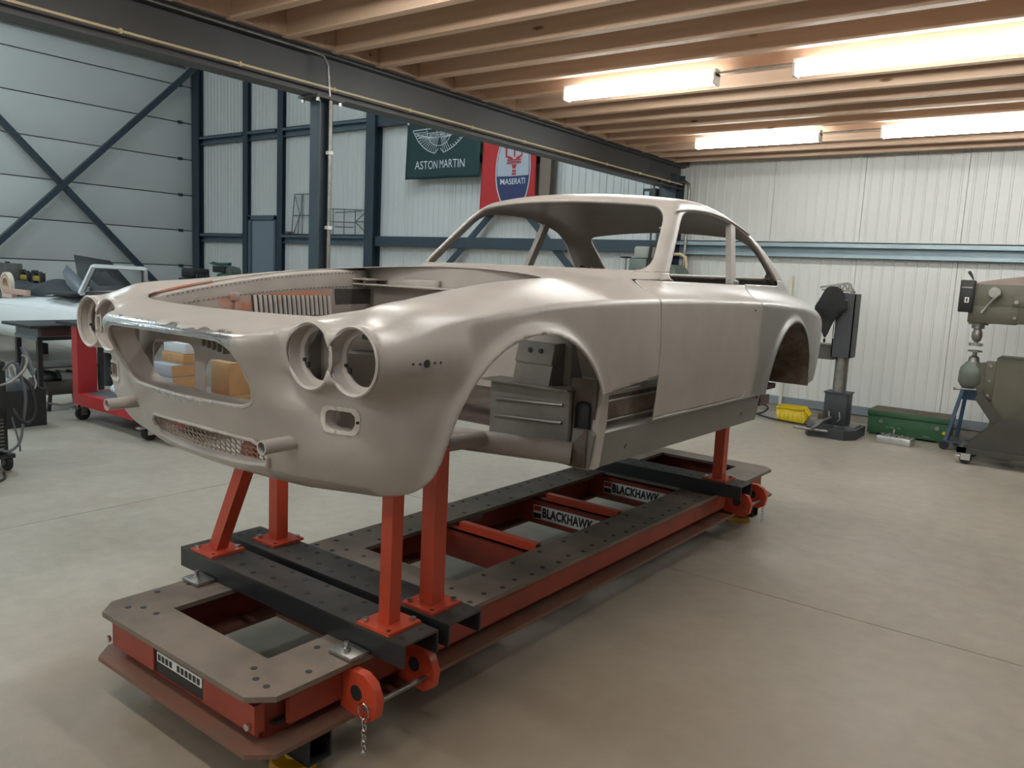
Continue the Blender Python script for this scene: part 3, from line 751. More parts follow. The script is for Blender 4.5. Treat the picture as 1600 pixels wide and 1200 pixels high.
# headlamp buckets: stepped ring, dark hollow and screw tabs
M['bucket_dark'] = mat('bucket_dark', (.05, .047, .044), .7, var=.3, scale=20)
for sx in (-1, 1):
    for lx, lz, ly in LAMPS:
        rg = MB().lathe([(.0935, ly+.002), (.0965, ly-.004), (.092, ly-.007), (.0865, ly-.003), (.084, ly+.030), (.070, ly+.034), (.070, ly+.040)], (sx*lx, 0, lz), 40, 'Y')
        r_ = cpart('headlamp_ring', rg, M['primer'])
        fn_ = MB(); na = 48; oth = [q for q in LAMPS if q[0] != lx][0]
        for i in range(na):
            quad = []
            for a in (2*math.pi*i/na, 2*math.pi*(i+1)/na):
                x_, z_ = lx+.0865*math.cos(a), lz+.0865*math.sin(a)
                quad.append((math.hypot(x_-oth[0], z_-oth[1]) > .084, (sx*x_, skin_y(x_, z_), z_), (sx*(lx+.0945*math.cos(a)), ly+.001, lz+.0945*math.sin(a))))
            if quad[0][0] and quad[1][0]: fn_.add([quad[0][1], quad[1][1], quad[1][2], quad[0][2]], [(0, 1, 2, 3)], True)
        cpart('headlamp_funnel', fn_, M['primer'], r_)
        for a in (75, 195, 315):
            tb = MB(); cx, cz = sx*lx+.069*math.cos(R(a)), lz+.069*math.sin(R(a)); tb.cyl((cx, ly+.030, cz), (cx, ly+.036, cz), .0055, n=10)
            cpart('screw_hole', tb, M['dark_print'], r_)
            cx, cz = sx*lx+.066*math.cos(R(a+14)), lz+.066*math.sin(R(a+14)); cpart('adjuster_notch', MB().box(cx-.008, cx+.008, ly+.0335, ly+.039, cz-.008, cz+.008), M['dark_print'], r_)
    bk = MB()
    if sx > 0: bk.box(.47, .475, 1.46, 1.75, 1.2, 1.42)
    bk.bar((sx*.48, 1.53, 1.335), (sx*.79, 1.60, 1.345), .05, .008); bk.box(min(sx*.50, sx*.55), max(sx*.50, sx*.55), 1.50, 1.53, 1.337, 1.365)
    cpart('headlamp_bracket', bk, M['primer_in'])
    # fog lamp frame
    fx = sx*FOG[0]
    def f_f(x, y, z, sx=sx): return f_fog(x, y, z)
    pf = contour(f_f, (fx, FOG[1]), 1.4, 40)
    cpart('side_lamp_frame', liner(pf, .03, .96, (fx, FOG[1])), M['primer'])
    fr = MB(); n = len(pf); outer = [(fx+(x-fx)*1.30, FOG[1]+(z-FOG[1])*1.42) for x, z in pf]
    vs = [(x, skin_y(x, z)-.006, z) for x, z in pf]+[(x, skin_y(x, z)-.006, z) for x, z in outer]+[(fx+(x-fx)*1.06, skin_y(x, z)+.010, FOG[1]+(z-FOG[1])*1.06) for x, z in outer]
    fr.add(vs, [(i, (i+1) % n, n+(i+1) % n, n+i) for i in range(n)]+[(n+i, n+(i+1) % n, 2*n+(i+1) % n, 2*n+i) for i in range(n)], True)
    b_ = cpart('side_lamp_bezel', fr, mat('bezel_primer', (.56, .52, .48), .5))
    for dx in (-.056, .056):
        yy = skin_y(fx+dx, FOG[1]); cpart('screw_hole', MB().cyl((fx+dx, yy-.0075, FOG[1]), (fx+dx, yy+.004, FOG[1]), .004, n=8), M['dark_print'], b_)
# radiator panel behind the air intake, with two openings
def rad_f(x, z):
    ax = np.abs(x)
    h1 = smin_n(.05, x+.465, -.19-x, 1.292-z, z-1.06); h1b = smin_n(.05, .465-x, x-.19, 1.292-z, z-1.06)
    h2 = smin_n(.06, x+.13-.35*(z-1.1)*0, .13-x, 1.255-z, z-1.06)
    return -np.maximum(np.maximum(h1, h1b), h2)
gx, gz = np.meshgrid(np.linspace(-.56, .56, 113), np.linspace(1.07, 1.40, 34), indexing='ij')
PP = np.stack([gx.ravel(), np.full(gx.size, 1.50), gz.ravel()], 1); nn = 34
ii = np.array([[i*nn+j, (i+1)*nn+j, (i+1)*nn+j+1, i*nn+j+1] for i in range(112) for j in range(33)])
PT = np.concatenate([ii[:, [0, 1, 2]], ii[:, [0, 2, 3]]])
PP, PT = clip(PP, PT, lambda x, y, z: rad_f(x, z))
rp_ = link('radiator_panel', np_mesh('radiator_panel', PP, PT, smooth=False), M['primer'], car); solid(rp_, .004)
for k in range(5): cpart('radiator_tab', MB().box(-.115+k*.030, -.107+k*.030, 1.478, 1.50, 1.295-.004*k, 1.345), M['primer_in'])
# engine bay: inner wings with louvres
def inner_wing(sx, z0):
    mb = MB(); ys = np.linspace(1.50, 2.60, 24)
    for i in range(23):
        y0, y1 = ys[i], ys[i+1]; e0, e1 = float(top_z(np.array(.565), np.array(y0)))-.004, float(top_z(np.array(.565), np.array(y1)))-.004
        xm0, xm1 = sx*(.545), sx*(.545)
        mb.add([(sx*.505, y0, z0), (sx*.505, y1, z0), (xm1, y1, e1-.01), (xm0, y0, e0-.01), (sx*.566, y1, e1), (sx*.566, y0, e0)], [(0, 1, 2, 3), (3, 2, 4, 5)], True)
    return mb
iw = cpart('inner_wing', inner_wing(-1, 1.27), M['primer']); solid(iw, .003)
iw2 = cpart('inner_wing', inner_wing(1, 1.40), M['primer']); solid(iw2, .003)
def on_wing(y, z, d=0.0):
    e = float(top_z(np.array(.565), np.array(y)))-.014; t = (z-1.27)/(e-1.27); return (-(.505+.04*t)+d, y, z)
op = MB(); op.add([on_wing(1.72, 1.40, .003), on_wing(2.37, 1.355, .003), on_wing(2.37, 1.475, .003), on_wing(1.72, 1.432, .003)], [(0, 1, 2, 3)])
plabel(cpart('louvre_panel', op, M['orange_primer']), 'orange primed louvre strip')
for k in range(17):
    y = 1.955+k*.0236; dk = MB(); p, q = Vector(on_wing(y, 1.362, .005)), Vector(on_wing(y, 1.446, .005))
    dk.add([p, p+Vector((0, .009, 0)), q+Vector((0, .009, 0)), q], [(0, 1, 2, 3)])
    fin = MB(); fin.add([p+Vector((0, .009, 0)), p+Vector((.012, .017, 0)), q+Vector((.012, .017, 0)), q+Vector((0, .009, 0)), p+Vector((0, .022, 0)), q+Vector((0, .022, 0))], [(0, 1, 2, 3), (1, 4, 5, 2)])
    l_ = cpart('louvre', fin, M['primer']); cpart('slot', dk, M['dark_print'], l_)
rv = MB()
for k in range(46):
    for zf in (.97, .60):
        y = 1.60+k*.0205; e = float(top_z(np.array(.565), np.array(y)))-.014; z = 1.27+(e-1.27)*(zf if zf > .7 else .76)
        p = on_wing(y, z, .004); rv.cyl(p, (p[0]+.004, p[1], p[2]), .0032, n=6, smooth=False)
tag(cpart('rivet', rv, M['dull_steel']), kind='stuff')
st = MB(); st.bbox(-.555, -.52, 1.86, 1.90, 1.42, 1.455, .006); st.box(-.535, -.505, 1.875, 1.895, 1.38, 1.42); cpart('hose_bracket', st, M['orange_primer'])
orl = MB(); a_ = [(-.566, y, float(top_z(np.array(.566), np.array(y)))-.001) for y in np.linspace(1.52, 1.80, 10)]
orl.tube(a_, .006, 6); cpart('edge_strip', orl, M['orange_primer'])
# bulkhead, side openings and brackets behind the engine
bh = MB(); xs_ = np.linspace(-.60, .60, 21); bh.prism([(-.60, 1.10), (.60, 1.10)]+[(x, float(top_z(np.array(abs(x)), np.array(2.64)))-.002) for x in xs_[::-1]], 2.63, 2.64, 1); bh.box(-.60, .60, 2.50, 2.64, 1.500, 1.506); cpart('bulkhead', bh, M['primer'])
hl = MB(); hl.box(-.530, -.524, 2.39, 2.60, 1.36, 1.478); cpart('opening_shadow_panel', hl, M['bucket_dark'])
br = MB(); br.box(-.55, -.44, 2.50, 2.63, 1.522, 1.530); br.box(-.50, -.485, 2.53, 2.60, 1.490, 1.522); cpart('shelf_bracket', br, M['primer'])
br = MB(); br.bbox(-.30, -.10, 2.585, 2.63, 1.490, 1.535, .006); cpart('box_bracket', br, M['primer'])
br = MB(); br.tube([(-.56, 2.62, 1.36), (-.45, 2.62, 1.37)], .01, 8); cpart('pipe_stub', br, M['bucket_dark'])
# footwell box seen through the wheel arch
fb = MB(); fb.box(.27, .66, 2.55, 2.90, .925, 1.150); fb.box(.255, .68, 2.50, 2.92, 1.150, 1.156); fbo = cpart('footwell_box', fb, M['raw_steel'])
for z in (1.005, 1.075): cpart('pressed_rib', MB().tube([(.30, 2.548, z-.004), (.33, 2.543, z), (.60, 2.543, z+.012), (.63, 2.548, z+.014)], .007, 8), M['raw_steel'], fbo)
sb = MB(); sb.box(.66, .775, 2.555, 2.565, .90, 1.20); sb.cyl((.668, 2.55, .92), (.668, 2.55, 1.16), .008, n=8); sp_ = cpart('footwell_side_plate', sb, M['rust'])
hl = MB(); hl.bbox(.695, .757, 2.547, 2.557, .99, 1.115, .02); cpart('plate_opening', hl, M['dark_print'], sp_)
bk = MB(); bk.prism([(.385, 1.156), (.42, 1.325), (.59, 1.32), (.565, 1.156)], 2.54, 2.56, 1); bk.prism([(2.55, 1.156), (2.55, 1.32), (2.70, 1.32), (2.78, 1.156)], .565, .572, 0)
bk.prism([(.40, 1.24), (.42, 1.325), (.59, 1.32), (.578, 1.24)], 2.532, 2.542, 1); bko = cpart('engine_mount_bracket', bk, M['raw_steel'])
for x in (.475, .525): cpart('bolt_hole', MB().cyl((x, 2.527, 1.29), (x, 2.534, 1.29), .010, n=10), M['dark_print'], bko)
for pts_, r_ in (([(.02, 2.16, .955), (.30, 2.28, .945), (.70, 2.52, .915)], .043), ([(.40, 1.62, 1.0), (.42, 1.95, .965), (.42, 2.32, .955)], .03), ([(-.42, 1.60, 1.0), (-.42, 2.4, .95), (-.42, 3.0, .93)], .03), ([(.0, 2.16, .955), (-.42, 2.35, .945)], .04)):
    cpart('chassis_tube', MB().tube(pts_, r_, 14), M['primer_in'])
fp = MB(); fp.prism([(1.60, 1.36), (1.60, 1.0), (1.72, .955), (1.86, .955), (1.80, 1.18), (1.75, 1.36)], .43, .438, 0); fp.prism([(1.95, 1.02), (2.02, .96), (2.12, .96), (2.06, 1.10)], .44, .447, 0)
cpart('front_frame_plate', fp, M['primer_in'])
gs = MB(); gs.add([(.66, 2.50, .875), (.765, 2.52, .87), (.765, 2.52, 1.02), (.66, 2.57, .93), (.70, 2.66, .87)], [(0, 1, 2, 3), (0, 4, 1)]); solid(cpart('gusset', gs, M['rust']), .004)
# floor, tunnel and rear wheel houses
fl = MB(); fl.box(-.70, .70, 2.66, 4.22, .925, .935); fl.box(-.62, .62, 4.22, 5.5, 1.14, 1.15); fl.box(-.62, .62, 4.22, 4.23, .93, 1.15); cpart('floor_pan', fl, M['rust'])
for sx in (-1, 1):
    wh = MB(); n = 22
    for k in range(n):
        a0, a1 = math.pi*k/n, math.pi*(k+1)/n; r = RA[2]+.02
        p = [(4.59-r*math.cos(a), .985+r*math.sin(a)) for a in (a0, a1)]
        wh.add([(sx*.50, p[0][0], p[0][1]), (sx*.50, p[1][0], p[1][1]), (sx*.80, p[1][0], p[1][1]), (sx*.80, p[0][0], p[0][1])], [(0, 1, 2, 3)], True)
        wh.add([(sx*.50, p[0][0], p[0][1]), (sx*.50, p[1][0], p[1][1]), (sx*.50, 4.59, .985)], [(0, 1, 2)])
    w_ = cpart('rear_wheel_house', wh, M['wheelhouse'])
    wl = MB(); wl.box(min(sx*.50, sx*.62), max(sx*.50, sx*.62), 4.24, 4.95, .955, .985); wl.box(min(sx*.60, sx*.76), max(sx*.60, sx*.76), 4.32, 4.46, .925, .975); wl.box(min(sx*.60, sx*.64), max(sx*.60, sx*.64), 4.46, 4.72, .93, .945)
    cpart('spring_hanger', wl, M['rust'], w_)
# sills, jamb strip and the exposed lower corner
for sx in (-1, 1):
    sl = MB(); prof = [(sx*.68, .864), (sx*.772, .860), (sx*.780, .90), (sx*.789, .996), (sx*.782, 1.004), (sx*.765, 1.012), (sx*.70, 1.012)]
    sl.prism(prof, 2.525, 4.225, 1); so = cpart('sill', sl, M['sill_steel'])
    for y in (2.79, 4.0): cpart('jacking_slot', MB().bar((sx*.7785, y-.008, .912), (sx*.7785, y+.008, .930), .010, .008, up=(1, 0, 0)), M['dark_print'], so)
    jp = MB(); jp.prism([(2.535, .865), (2.575, .868), (2.615, 1.05), (2.615, 1.20), (2.585, 1.20), (2.555, 1.05)], min(sx*.765, sx*.793), max(sx*.765, sx*.793), 0); cpart('jamb_strip', jp, M['primer'])
pc = MB(); pc.box(.735, .752, 2.57, 3.15, 1.0, 1.20); pco = cpart('inner_corner_panel', pc, M['wheelhouse'])
for pts_, r_ in (([(.752, 2.64, 1.150), (.757, 2.76, 1.152), (.752, 3.10, 1.155)], .022), ([(.752, 2.62, 1.108), (.756, 3.10, 1.115)], .006), ([(.752, 2.62, 1.030), (.756, 3.10, 1.036)], .007)):
    cpart('pressed_rib', MB().tube(pts_, r_, 8), M['raw_steel'], pco)
for q in ((2.625, 2.665, 1.118, 1.152, .012), (2.635, 2.668, 1.045, 1.088, .008)): cpart('corner_opening', MB().bbox(.748, .756, *q), M['dark_print'], pco)
# window posts and drip rails
for sx in (-1, 1):
    bp = MB(); bp.bar((sx*.672, 3.99, 1.560), (sx*.598, 4.095, 1.888), .03, .055, up=(0, 1, 0)); bpo = cpart('window_post', bp, M['primer'])
    ft = MB(); ft.bbox(min(sx*.66, sx*.70), max(sx*.66, sx*.70), 3.955, 4.03, 1.572, 1.605, .008); cpart('post_foot', ft, M['raw_steel'], bpo)
    dr = []
    for y in np.linspace(3.42, 4.30, 22):
        z = float(roof_z(y))-.125*.60**2-.042; dr.append((sx*(float(gh_w(np.array(y), np.array(z)))+.001), y, z))
    cpart('drip_rail', MB().tube(dr, .0055, 6), M['primer'])
    cp_ = MB(); cp_.tube([(sx*(float(gh_w(np.array(y), np.array(z)))-.035), y, z) for y, z in ((4.60, 1.64), (4.66, 1.60), (4.70, 1.575))], .028, 8); cpart('pillar_root', cp_, M['rust'])
# drilled holes on the near wing and door
def side_pt(y, z, d):
    xs = np.linspace(.60, .90, 301); v = F_all(xs, np.full(301, y), np.full(301, z)); return (float(xs[int(np.argmax(v > 0))])+d, y, z)
for y, z, r in ((1.567, 1.330, .011), (1.518, 1.331, .0035), (1.542, 1.330, .0035), (1.597, 1.330, .0035), (1.620, 1.330, .0035), (3.95, 1.458, .006)):
    cpart('drilled_hole', MB().cyl(side_pt(y, z, -.006), side_pt(y, z, .0018), r, n=12), M['dark_print'])
# ------------------------------------------------------------------ straightening bench under the car
M['bench_red'] = mat('bench_red', (.26, .042, .025), .45, var=.25, scale=5)
M['post_red'] = mat('post_red', (.50, .060, .024), .38, var=.08, scale=4)
M['bench_plate'] = mat('bench_plate', (.205, .158, .122), .5, .25, color2=(.135, .105, .083), mask=(.40, .66), scale=4, bump=.15)
M['bench_black'] = mat('bench_black', (.016, .017, .018), .42, var=.2, scale=5)
M['beam_top'] = mat('beam_top', (.085, .075, .066), .45, .4, color2=(.05, .046, .042), mask=(.4, .62), scale=5)
M['lower_plate'] = mat('lower_plate', (.20, .085, .055), .5, .1, color2=(.15, .10, .075), mask=(.42, .64), scale=3)
M['foot_yellow'] = mat('foot_yellow', (.50, .27, .01), .5)
M['fascia_red'] = mat('fascia_red', (.33, .055, .030), .5, color2=(.25, .045, .028), mask=(.45, .65), scale=4)
bench = thing('straightening_bench', 'long red chassis straightening bench with drilled steel top plates under the car body', 'bench', bench_to_world((XC, 3.4, 0)), BYAW)
BO = (0, -3.4, 0)
def bpart(name, mb, m, parent=None, label=None):
    o = mb.build(name, m, parent or bench, BO if parent is None else (0, 0, 0))
    if label: o['label'] = label
    return o
def chamf(x, y0, y1, c): return [(-x+c, y0), (x-c, y0), (x, y0+c), (x, y1-c), (x-c, y1), (-x+c, y1), (-x, y1-c), (-x, y0+c)]
def framed_plate(outer, holes, z0, z1):
    """plate with rectangular windows, built in strips"""
    bm = bmesh.new(); loops = [outer]+holes; edges = []
    for lp in loops:
        vs = [bm.verts.new((x, y, z1)) for x, y in lp]
        edges += [bm.edges.new((vs[i], vs[(i+1) % len(vs)])) for i in range(len(vs))]
    r = bmesh.ops.triangle_fill(bm, use_beauty=True, use_dissolve=False, edges=edges)
    fs = [f for f in bm.faces]
    # drop triangles that fell inside a window
    def inside(p, lp):
        xs = [q[0] for q in lp]; ys = [q[1] for q in lp]; return min(xs) < p.x < max(xs) and min(ys) < p.y < max(ys)
    kill = [f for f in bm.faces if any(inside(f.calc_center_median(), h) for h in holes)]
    bmesh.ops.delete(bm, geom=kill, context='FACES_ONLY')
    ex = bmesh.ops.extrude_face_region(bm, geom=bm.faces[:])
    for v in [g for g in ex['geom'] if isinstance(g, bmesh.types.BMVert)]: v.co.z = z0
    bmesh.ops.recalc_face_normals(bm, faces=bm.faces[:])
    mb = MB(); bm.verts.index_update(); mb.add([v.co.copy() for v in bm.verts], [[v.index for v in f.verts] for f in bm.faces]); bm.free(); return mb
rect = lambda x0, x1, y0, y1: [(x0, y0), (x1, y0), (x1, y1), (x0, y1)]
Y0, Y1 = 1.28, 5.47
bpart('top_plate', framed_plate(chamf(.49, Y0, Y1, .065), [rect(-.28, .28, 1.465, 1.90), rect(-.275, .275, 2.37, 4.45), rect(-.29, .28, 4.93, 5.30)], .312, .33), M['bench_plate'])
bpart('bottom_plate', framed_plate(chamf(.505, Y0-.01, Y1+.01, .065), [rect(-.30, .30, 1.46, 1.92), rect(-.33, .33, 2.36, 4.46), rect(-.30, .30, 4.92, 5.32)], .145, .16), M['lower_plate'])
for sx in (-1, 1):
    bpart('side_web', MB().box(sx*.40-.012, sx*.40+.012, 1.36, 5.39, .16, .312), M['bench_red'])
    bpart('side_fascia', MB().box(min(sx*.432, sx*.452), max(sx*.432, sx*.452), 1.42, 5.33, .195, .292), M['fascia_red'])
    bpart('side_stiffener', MB().box(min(sx*.40, sx*.435), max(sx*.40, sx*.435), 1.38, 5.37, .20, .21), M['bench_black'])
for y in (1.36, 5.39): bpart('end_web', MB().box(-.40, .40, y-.012, y+.012, .16, .312), M['bench_red'])
bpart('end_fascia', MB().box(-.425, -.145, 1.315, 1.350, .195, .285), M['fascia_red']); bpart('end_fascia', MB().box(.155, .425, 1.315, 1.350, .195, .285), M['fascia_red'])
npl = bpart('name_plate', MB().box(-.145, .155, 1.322, 1.352, .195, .285), M['bench_black'])
nb = bpart('name_plate_band', MB().box(-.13, .14, 1.3195, 1.3225, .235, .268), M['white'], npl)
for k in range(11):
    if k in (4,): continue
    bpart('name_plate_mark', MB().box(-.122+k*.0235, -.106+k*.0235, 1.3180, 1.3200, .241, .262), M['bench_black'], npl)
corner_bolt = MB().cyl((0, 0, 0), (0, -.010, 0), .012, n=6, smooth=False).mesh('bolt')
for x in (-.44, .40): link('bolt', corner_bolt, M['chrome'], bench, (x, 1.313-3.4, .215))
# cross members between the rails
for y, txt in ((2.92, None), (3.67, 'BLACKHAWK'), (4.452, 'BLACKHAWK')):
    cmb = bpart('cross_member', MB().box(-.39, .39, y-.012, y+.012, .165, .305).box(-.33, .33, y-.012, y+.055, .295, .305), M['bench_red'])
    if y < 4: bpart('box_rail', MB().box(-.20, .27, y+.012, y+.05, .30, .345), M['post_red'], cmb); bpart('rail_end_opening', MB().box(.2695, .2715, y+.018, y+.044, .306, .339), M['bench_black'], cmb)
    if txt:
        lb = bpart('name_label', MB().box(-.265, .23, y-.0145, y-.012, .195, .275), M['white'], cmb)
        bpart('label_red_bar', MB().box(-.262, -.210, y-.0165, y-.0145, .242, .270), M['post_red'], cmb); bpart('label_black_bar', MB().box(-.262, -.210, y-.0165, y-.0145, .200, .228), M['dark_print'], cmb)
        me = text_mesh(txt, .066, .0006, 0, 1.06, .0025)
        xs = [v.co.x for v in me.vertices]; w_ = max(xs)-min(xs); f_ = .34/w_; cx_ = (max(xs)+min(xs))/2
        xform(me, lambda c: Vector(((c.x-cx_)*f_-.030, y-.0152-c.z, c.y*1.12+.235)))
        link('lettering', me, M['dark_print'], cmb, (0, 0, 0))
bpart('data_plate', MB().box(-.389, -.385, 3.22, 3.34, .235, .27), M['dull_steel'])
# drilled holes along the rails and end plates
hole = MB().cyl((0, 0, 0), (0, 0, .0012), .011, n=10, smooth=False).mesh('drilled_hole')
hs = []
for sx in (-1, 1):
    for k in range(22): hs += [(sx*.455, 2.25+k*.10), (sx*.315, 2.30+k*.10)] if k % 2 == 0 else [(sx*.44, 2.25+k*.10)]
hs += [(-.40, 1.36), (-.36, 1.395), (-.28, 1.40), (-.455, 1.50), (-.44, 1.62), (.30, 1.40), (.36, 1.365), (.42, 1.36), (.44, 1.50), (.33, 1.62), (-.3, 2.12), (-.1, 2.14), (.1, 2.14), (.25, 2.14), (-.35, 2.25), (-.2, 2.30), (.0, 2.30), (.2, 2.30), (.3, 2.22)]
for x, y in hs: link('drilled_hole', hole, M['dark_print'], bench, (x, y-3.4, .330))
# legs: square tubes and yellow feet
for y, yf in ((1.50, 1.49), (5.14, 5.15)):
    lt = MB(); a, t = .045, .006
    for x0, x1, z0, z1 in ((-a, a, .055, .055+t), (-a, a, .145-t, .145), (-a, -a+t, .055, .145), (a-t, a, .055, .145)): lt.box(-.50, .50, y+x0, y+x1, z0, z1)
    lo = bpart('cross_tube', lt, M['bench_black'])
    for sx in (-1, 1):
        ft = MB().lathe([(0.001, 0), (.075, 0), (.078, .012), (.070, .030), (.030, .036), (.020, .06)], (sx*.385, yf, 0), 24); bpart('foot', ft, M['foot_yellow'], lo)
# black crossbeams
def crossbeam(label, y0, y1, dx=0.0):
    t = thing('crossbeam', label, 'crossbeam', bench_to_world((XC, (y0+y1)/2, .33)), BYAW, 'black crossbeams on the bench')
    w = (y1-y0)/2
    MB().box(-.645, .645, -w, w, .073, .080).build('beam_top', M['beam_top'], t)
    for s in (-1, 1): MB().box(-.645, .645, min(s*w, s*(w-.008)), max(s*w, s*(w-.008)), .0, .073).build('beam_flange', M['bench_black'], t)
    for k in range(13):
        for s in (-1, 1): link('drilled_hole', hole, M['dark_print'], t, (-.60+k*.10, s*w*.55+(.02 if k % 2 else 0), .080))
    return t
cb1 = crossbeam('black drilled crossbeam nearest the front end of the bench', 1.705, 1.865)
cb2 = crossbeam('black drilled crossbeam behind the foremost one, below the front wheel arch', 1.915, 2.085)
cb3 = crossbeam('black crossbeam under the rear red post', 4.46, 4.63)
lug = MB().bbox(-.055, .055, -.06, .02, 0, .014, .004)
for sx in (-1, 1):
    lu = thing('clamp_lug', ('steel clamp lug bolted to the bench plate at its far edge' if sx < 0 else 'steel clamp lug bolted to the bench plate at its near edge'), 'clamp', bench_to_world((XC+sx*.44, 1.680, .3315)), BYAW, 'clamp lugs before the crossbeam')
    lug.build('lug_plate', M['dull_steel'], lu); MB().cyl((0, -.03, .014), (0, -.03, .026), .015, n=6, smooth=False).build('bolt', M['chrome'], lu); MB().cyl((0, -.03, .026), (0, -.03, .045), .008).build('stud', M['chrome'], lu)
# red posts
def rpost(label, x, y, top, size=.052, rot=0):
    t = thing('support_post', label, 'post', bench_to_world((XC+x, y, .4105)), BYAW, 'red posts carrying the car body')
    MB().prism([(-.075, -.075), (.075, -.075), (.075, .075), (-.075, .075)], 0, .010).build('base_plate', M['post_red'], t)
    for sx in (-1, 1):
        for sy in (-1, 1):
            if (sx, sy) != (1, -1): MB().cyl((sx*.055, sy*.055, .010), (sx*.055, sy*.055, .022), .012, n=6, smooth=False).build('bolt', M['chrome'], t)
    MB().cyl((.055, -.055, .010), (.055, -.055, .0112), .008, n=8, smooth=False).build('bolt_hole', M['dark_print'], t)
    p, q = Vector((0, 0, .010)), Vector((top[0]-x, top[1]-y, top[2]-.4105))
    MB().bar(p, q, size, size, up=(0, 1, 0)).build('upright', M['post_red'], t)
    return t
rpost('red upright post nearest the viewer on the front crossbeam', .495, 1.785, (.50, 1.785, .985), .05)
rpost('tallest-looking red upright post on the second crossbeam below the front wheel arch', .485, 2.00, (.485, 2.00, .985), .062)
rpost('slanting red post at the far end of the front crossbeam', -.505, 1.785, (-.235, 1.785, .955))
rpost('red upright post behind the slanting one on the second crossbeam', -.44, 2.03, (-.44, 2.03, .925), .056)
rpost('red upright post on the rear crossbeam below the sill', .465, 4.55, (.465, 4.55, .93), .062)
rpost('red upright post hidden behind the car at the rear crossbeam', -.465, 4.55, (-.465, 4.55, .93), .062)
# towing brackets with pin and chain at both ends of the near side
def bracket(y, s):
    for k, yy in enumerate((y, y+.26*s)):
        pl = MB(); n = 14
        prof = [(.44, .165), (.56, .150), (.60, .175), (.61, .235), (.585, .285), (.545, .305), (.44, .305)]
        pl.prism(prof, yy-.016, yy+.016, 1); b_ = bpart('tow_bracket', pl, M['post_red'])
        bpart('bracket_hole', MB().cyl((.515, yy-.0175, .235), (.515, yy+.0175, .235), .026, n=18), M['dark_print'], b_)
    bpart('pin_rod', MB().cyl((.568, y-.03*s, .205), (.568, y+.30*s, .205), .009), M['dull_steel'])
    ck = MB().tube([(.568+.024*math.cos(a), y-.034*s, .200+.026*math.sin(a)) for a in np.linspace(0, 2*math.pi, 16)[:-1]], .0028, 6, True); bpart('pin_ring', ck, M['chrome'])
    for j in range(7): 
        c = (.575+.003*(j % 2), y-.036*s, .168-.018*j); lk = MB().tube([(c[0]+.006*math.cos(a)*(1 if j % 2 else .3), c[1]+.006*math.cos(a)*(.3 if j % 2 else 1), c[2]+.012*math.sin(a)) for a in np.linspace(0, 2*math.pi, 9)[:-1]], .0017, 5, True); bpart('chain_link', lk, M['chrome'])
bracket(1.645, 1); bracket(5.02, -1)
# ------------------------------------------------------------------ right side: machines and boxes along the back wall
M['machine_grey'] = mat('machine_grey', (.038, .040, .045), .5, var=.15, scale=5)
M['olive'] = mat('olive_paint', (.095, .087, .062), .48, var=.18, scale=4)
M['olive_dark'] = mat('olive_dark', (.055, .052, .043), .5, var=.2, scale=4)
M['machine_green'] = mat('machine_green', (.115, .135, .115), .45, var=.12, scale=5)
M['cloth'] = mat('black_cloth', (.011, .011, .012), .9, bump=.4, bscale=25)
# lifting column
t = thing('lifting_column', 'dark grey machine column with two side arms on a heavy floor base', 'machine', (-2.30, 9.12, 0))
MB().prism([(-.26, -.20), (-.20, -.33), (.17, -.33), (.26, -.20), (.26, .22), (-.26, .22)], 0, .105).build('base', M['machine_grey'], t)
MB().box(-.22, .22, -.10, .20, .105, .118).build('base_tread', M['dull_steel'], t)
for k in range(3): MB().box(-.19+k*.12, -.11+k*.12, -.28, -.12, .105, .112).build('tread_plate', M['machine_grey'], t)
MB().bbox(-.12, .12, -.10, .12, .118, .47, .008).build('socket', M['machine_grey'], t); MB().box(-.13, .13, -.11, .13, .462, .478).build('socket_rim', M['machine_grey'], t)
MB().cyl((0, 0, .47), (0, 0, .98), .070, n=24).build('ram', M['dull_steel'], t)
col_ = MB(); col_.box(-.10, -.088, -.11, .11, .86, 1.545).box(.088, .10, -.11, .11, .86, 1.545).box(-.10, .10, .095, .11, .86, 1.545).box(-.10, .10, -.11, -.10, .86, 1.545); col_.build('column', M['machine_grey'], t)
MB().box(-.36, -.08, -.09, .03, .825, .985).build('lower_arm', M['olive_dark'], t); MB().box(-.37, -.06, -.10, .04, .985, .997).build('arm_plate', M['dull_steel'], t)
MB().box(-.26, -.09, -.10, .04, 1.34, 1.47).build('upper_arm', M['olive_dark'], t); MB().box(-.28, .02, -.12, .05, 1.47, 1.485).build('arm_plate', M['dull_steel'], t); MB().box(-.28, .0, -.12, .05, 1.325, 1.34).build('arm_plate', M['dull_steel'], t)
jb = MB()
a0, a1, pk = Vector((-.30, -.02, 1.60)), Vector((.06, -.02, 1.555)), Vector((-.02, -.02, 1.655))
for p, q in ((a0, pk), (pk, a1), (Vector((-.28, -.02, 1.575)), Vector((.0, -.02, 1.575))), (Vector((.0, -.02, 1.575)), a1)): jb.bar(p, q, .035, .022)
for k in range(5):
    x = -.24+k*.055; jb.bar((x, -.02, 1.577), (x+.027, -.02, 1.612+.010*k), .025, .013); jb.bar((x+.027, -.02, 1.612+.010*k), (x+.055, -.02, 1.577), .025, .013)
jb.build('jib', M['dull_steel'], t)
MB().lathe([(.001, 1.485), (.03, 1.485), (.022, 1.52), (.03, 1.56), (.001, 1.565)], (-.09, -.02, 0), 14).build('jib_pivot', M['dull_steel'], t)
for x in (-.03, .0, .035): MB().cyl((x, -.05, 1.50), (x, -.05, 1.555), .013, n=10).build('knob', M['chrome'], t)
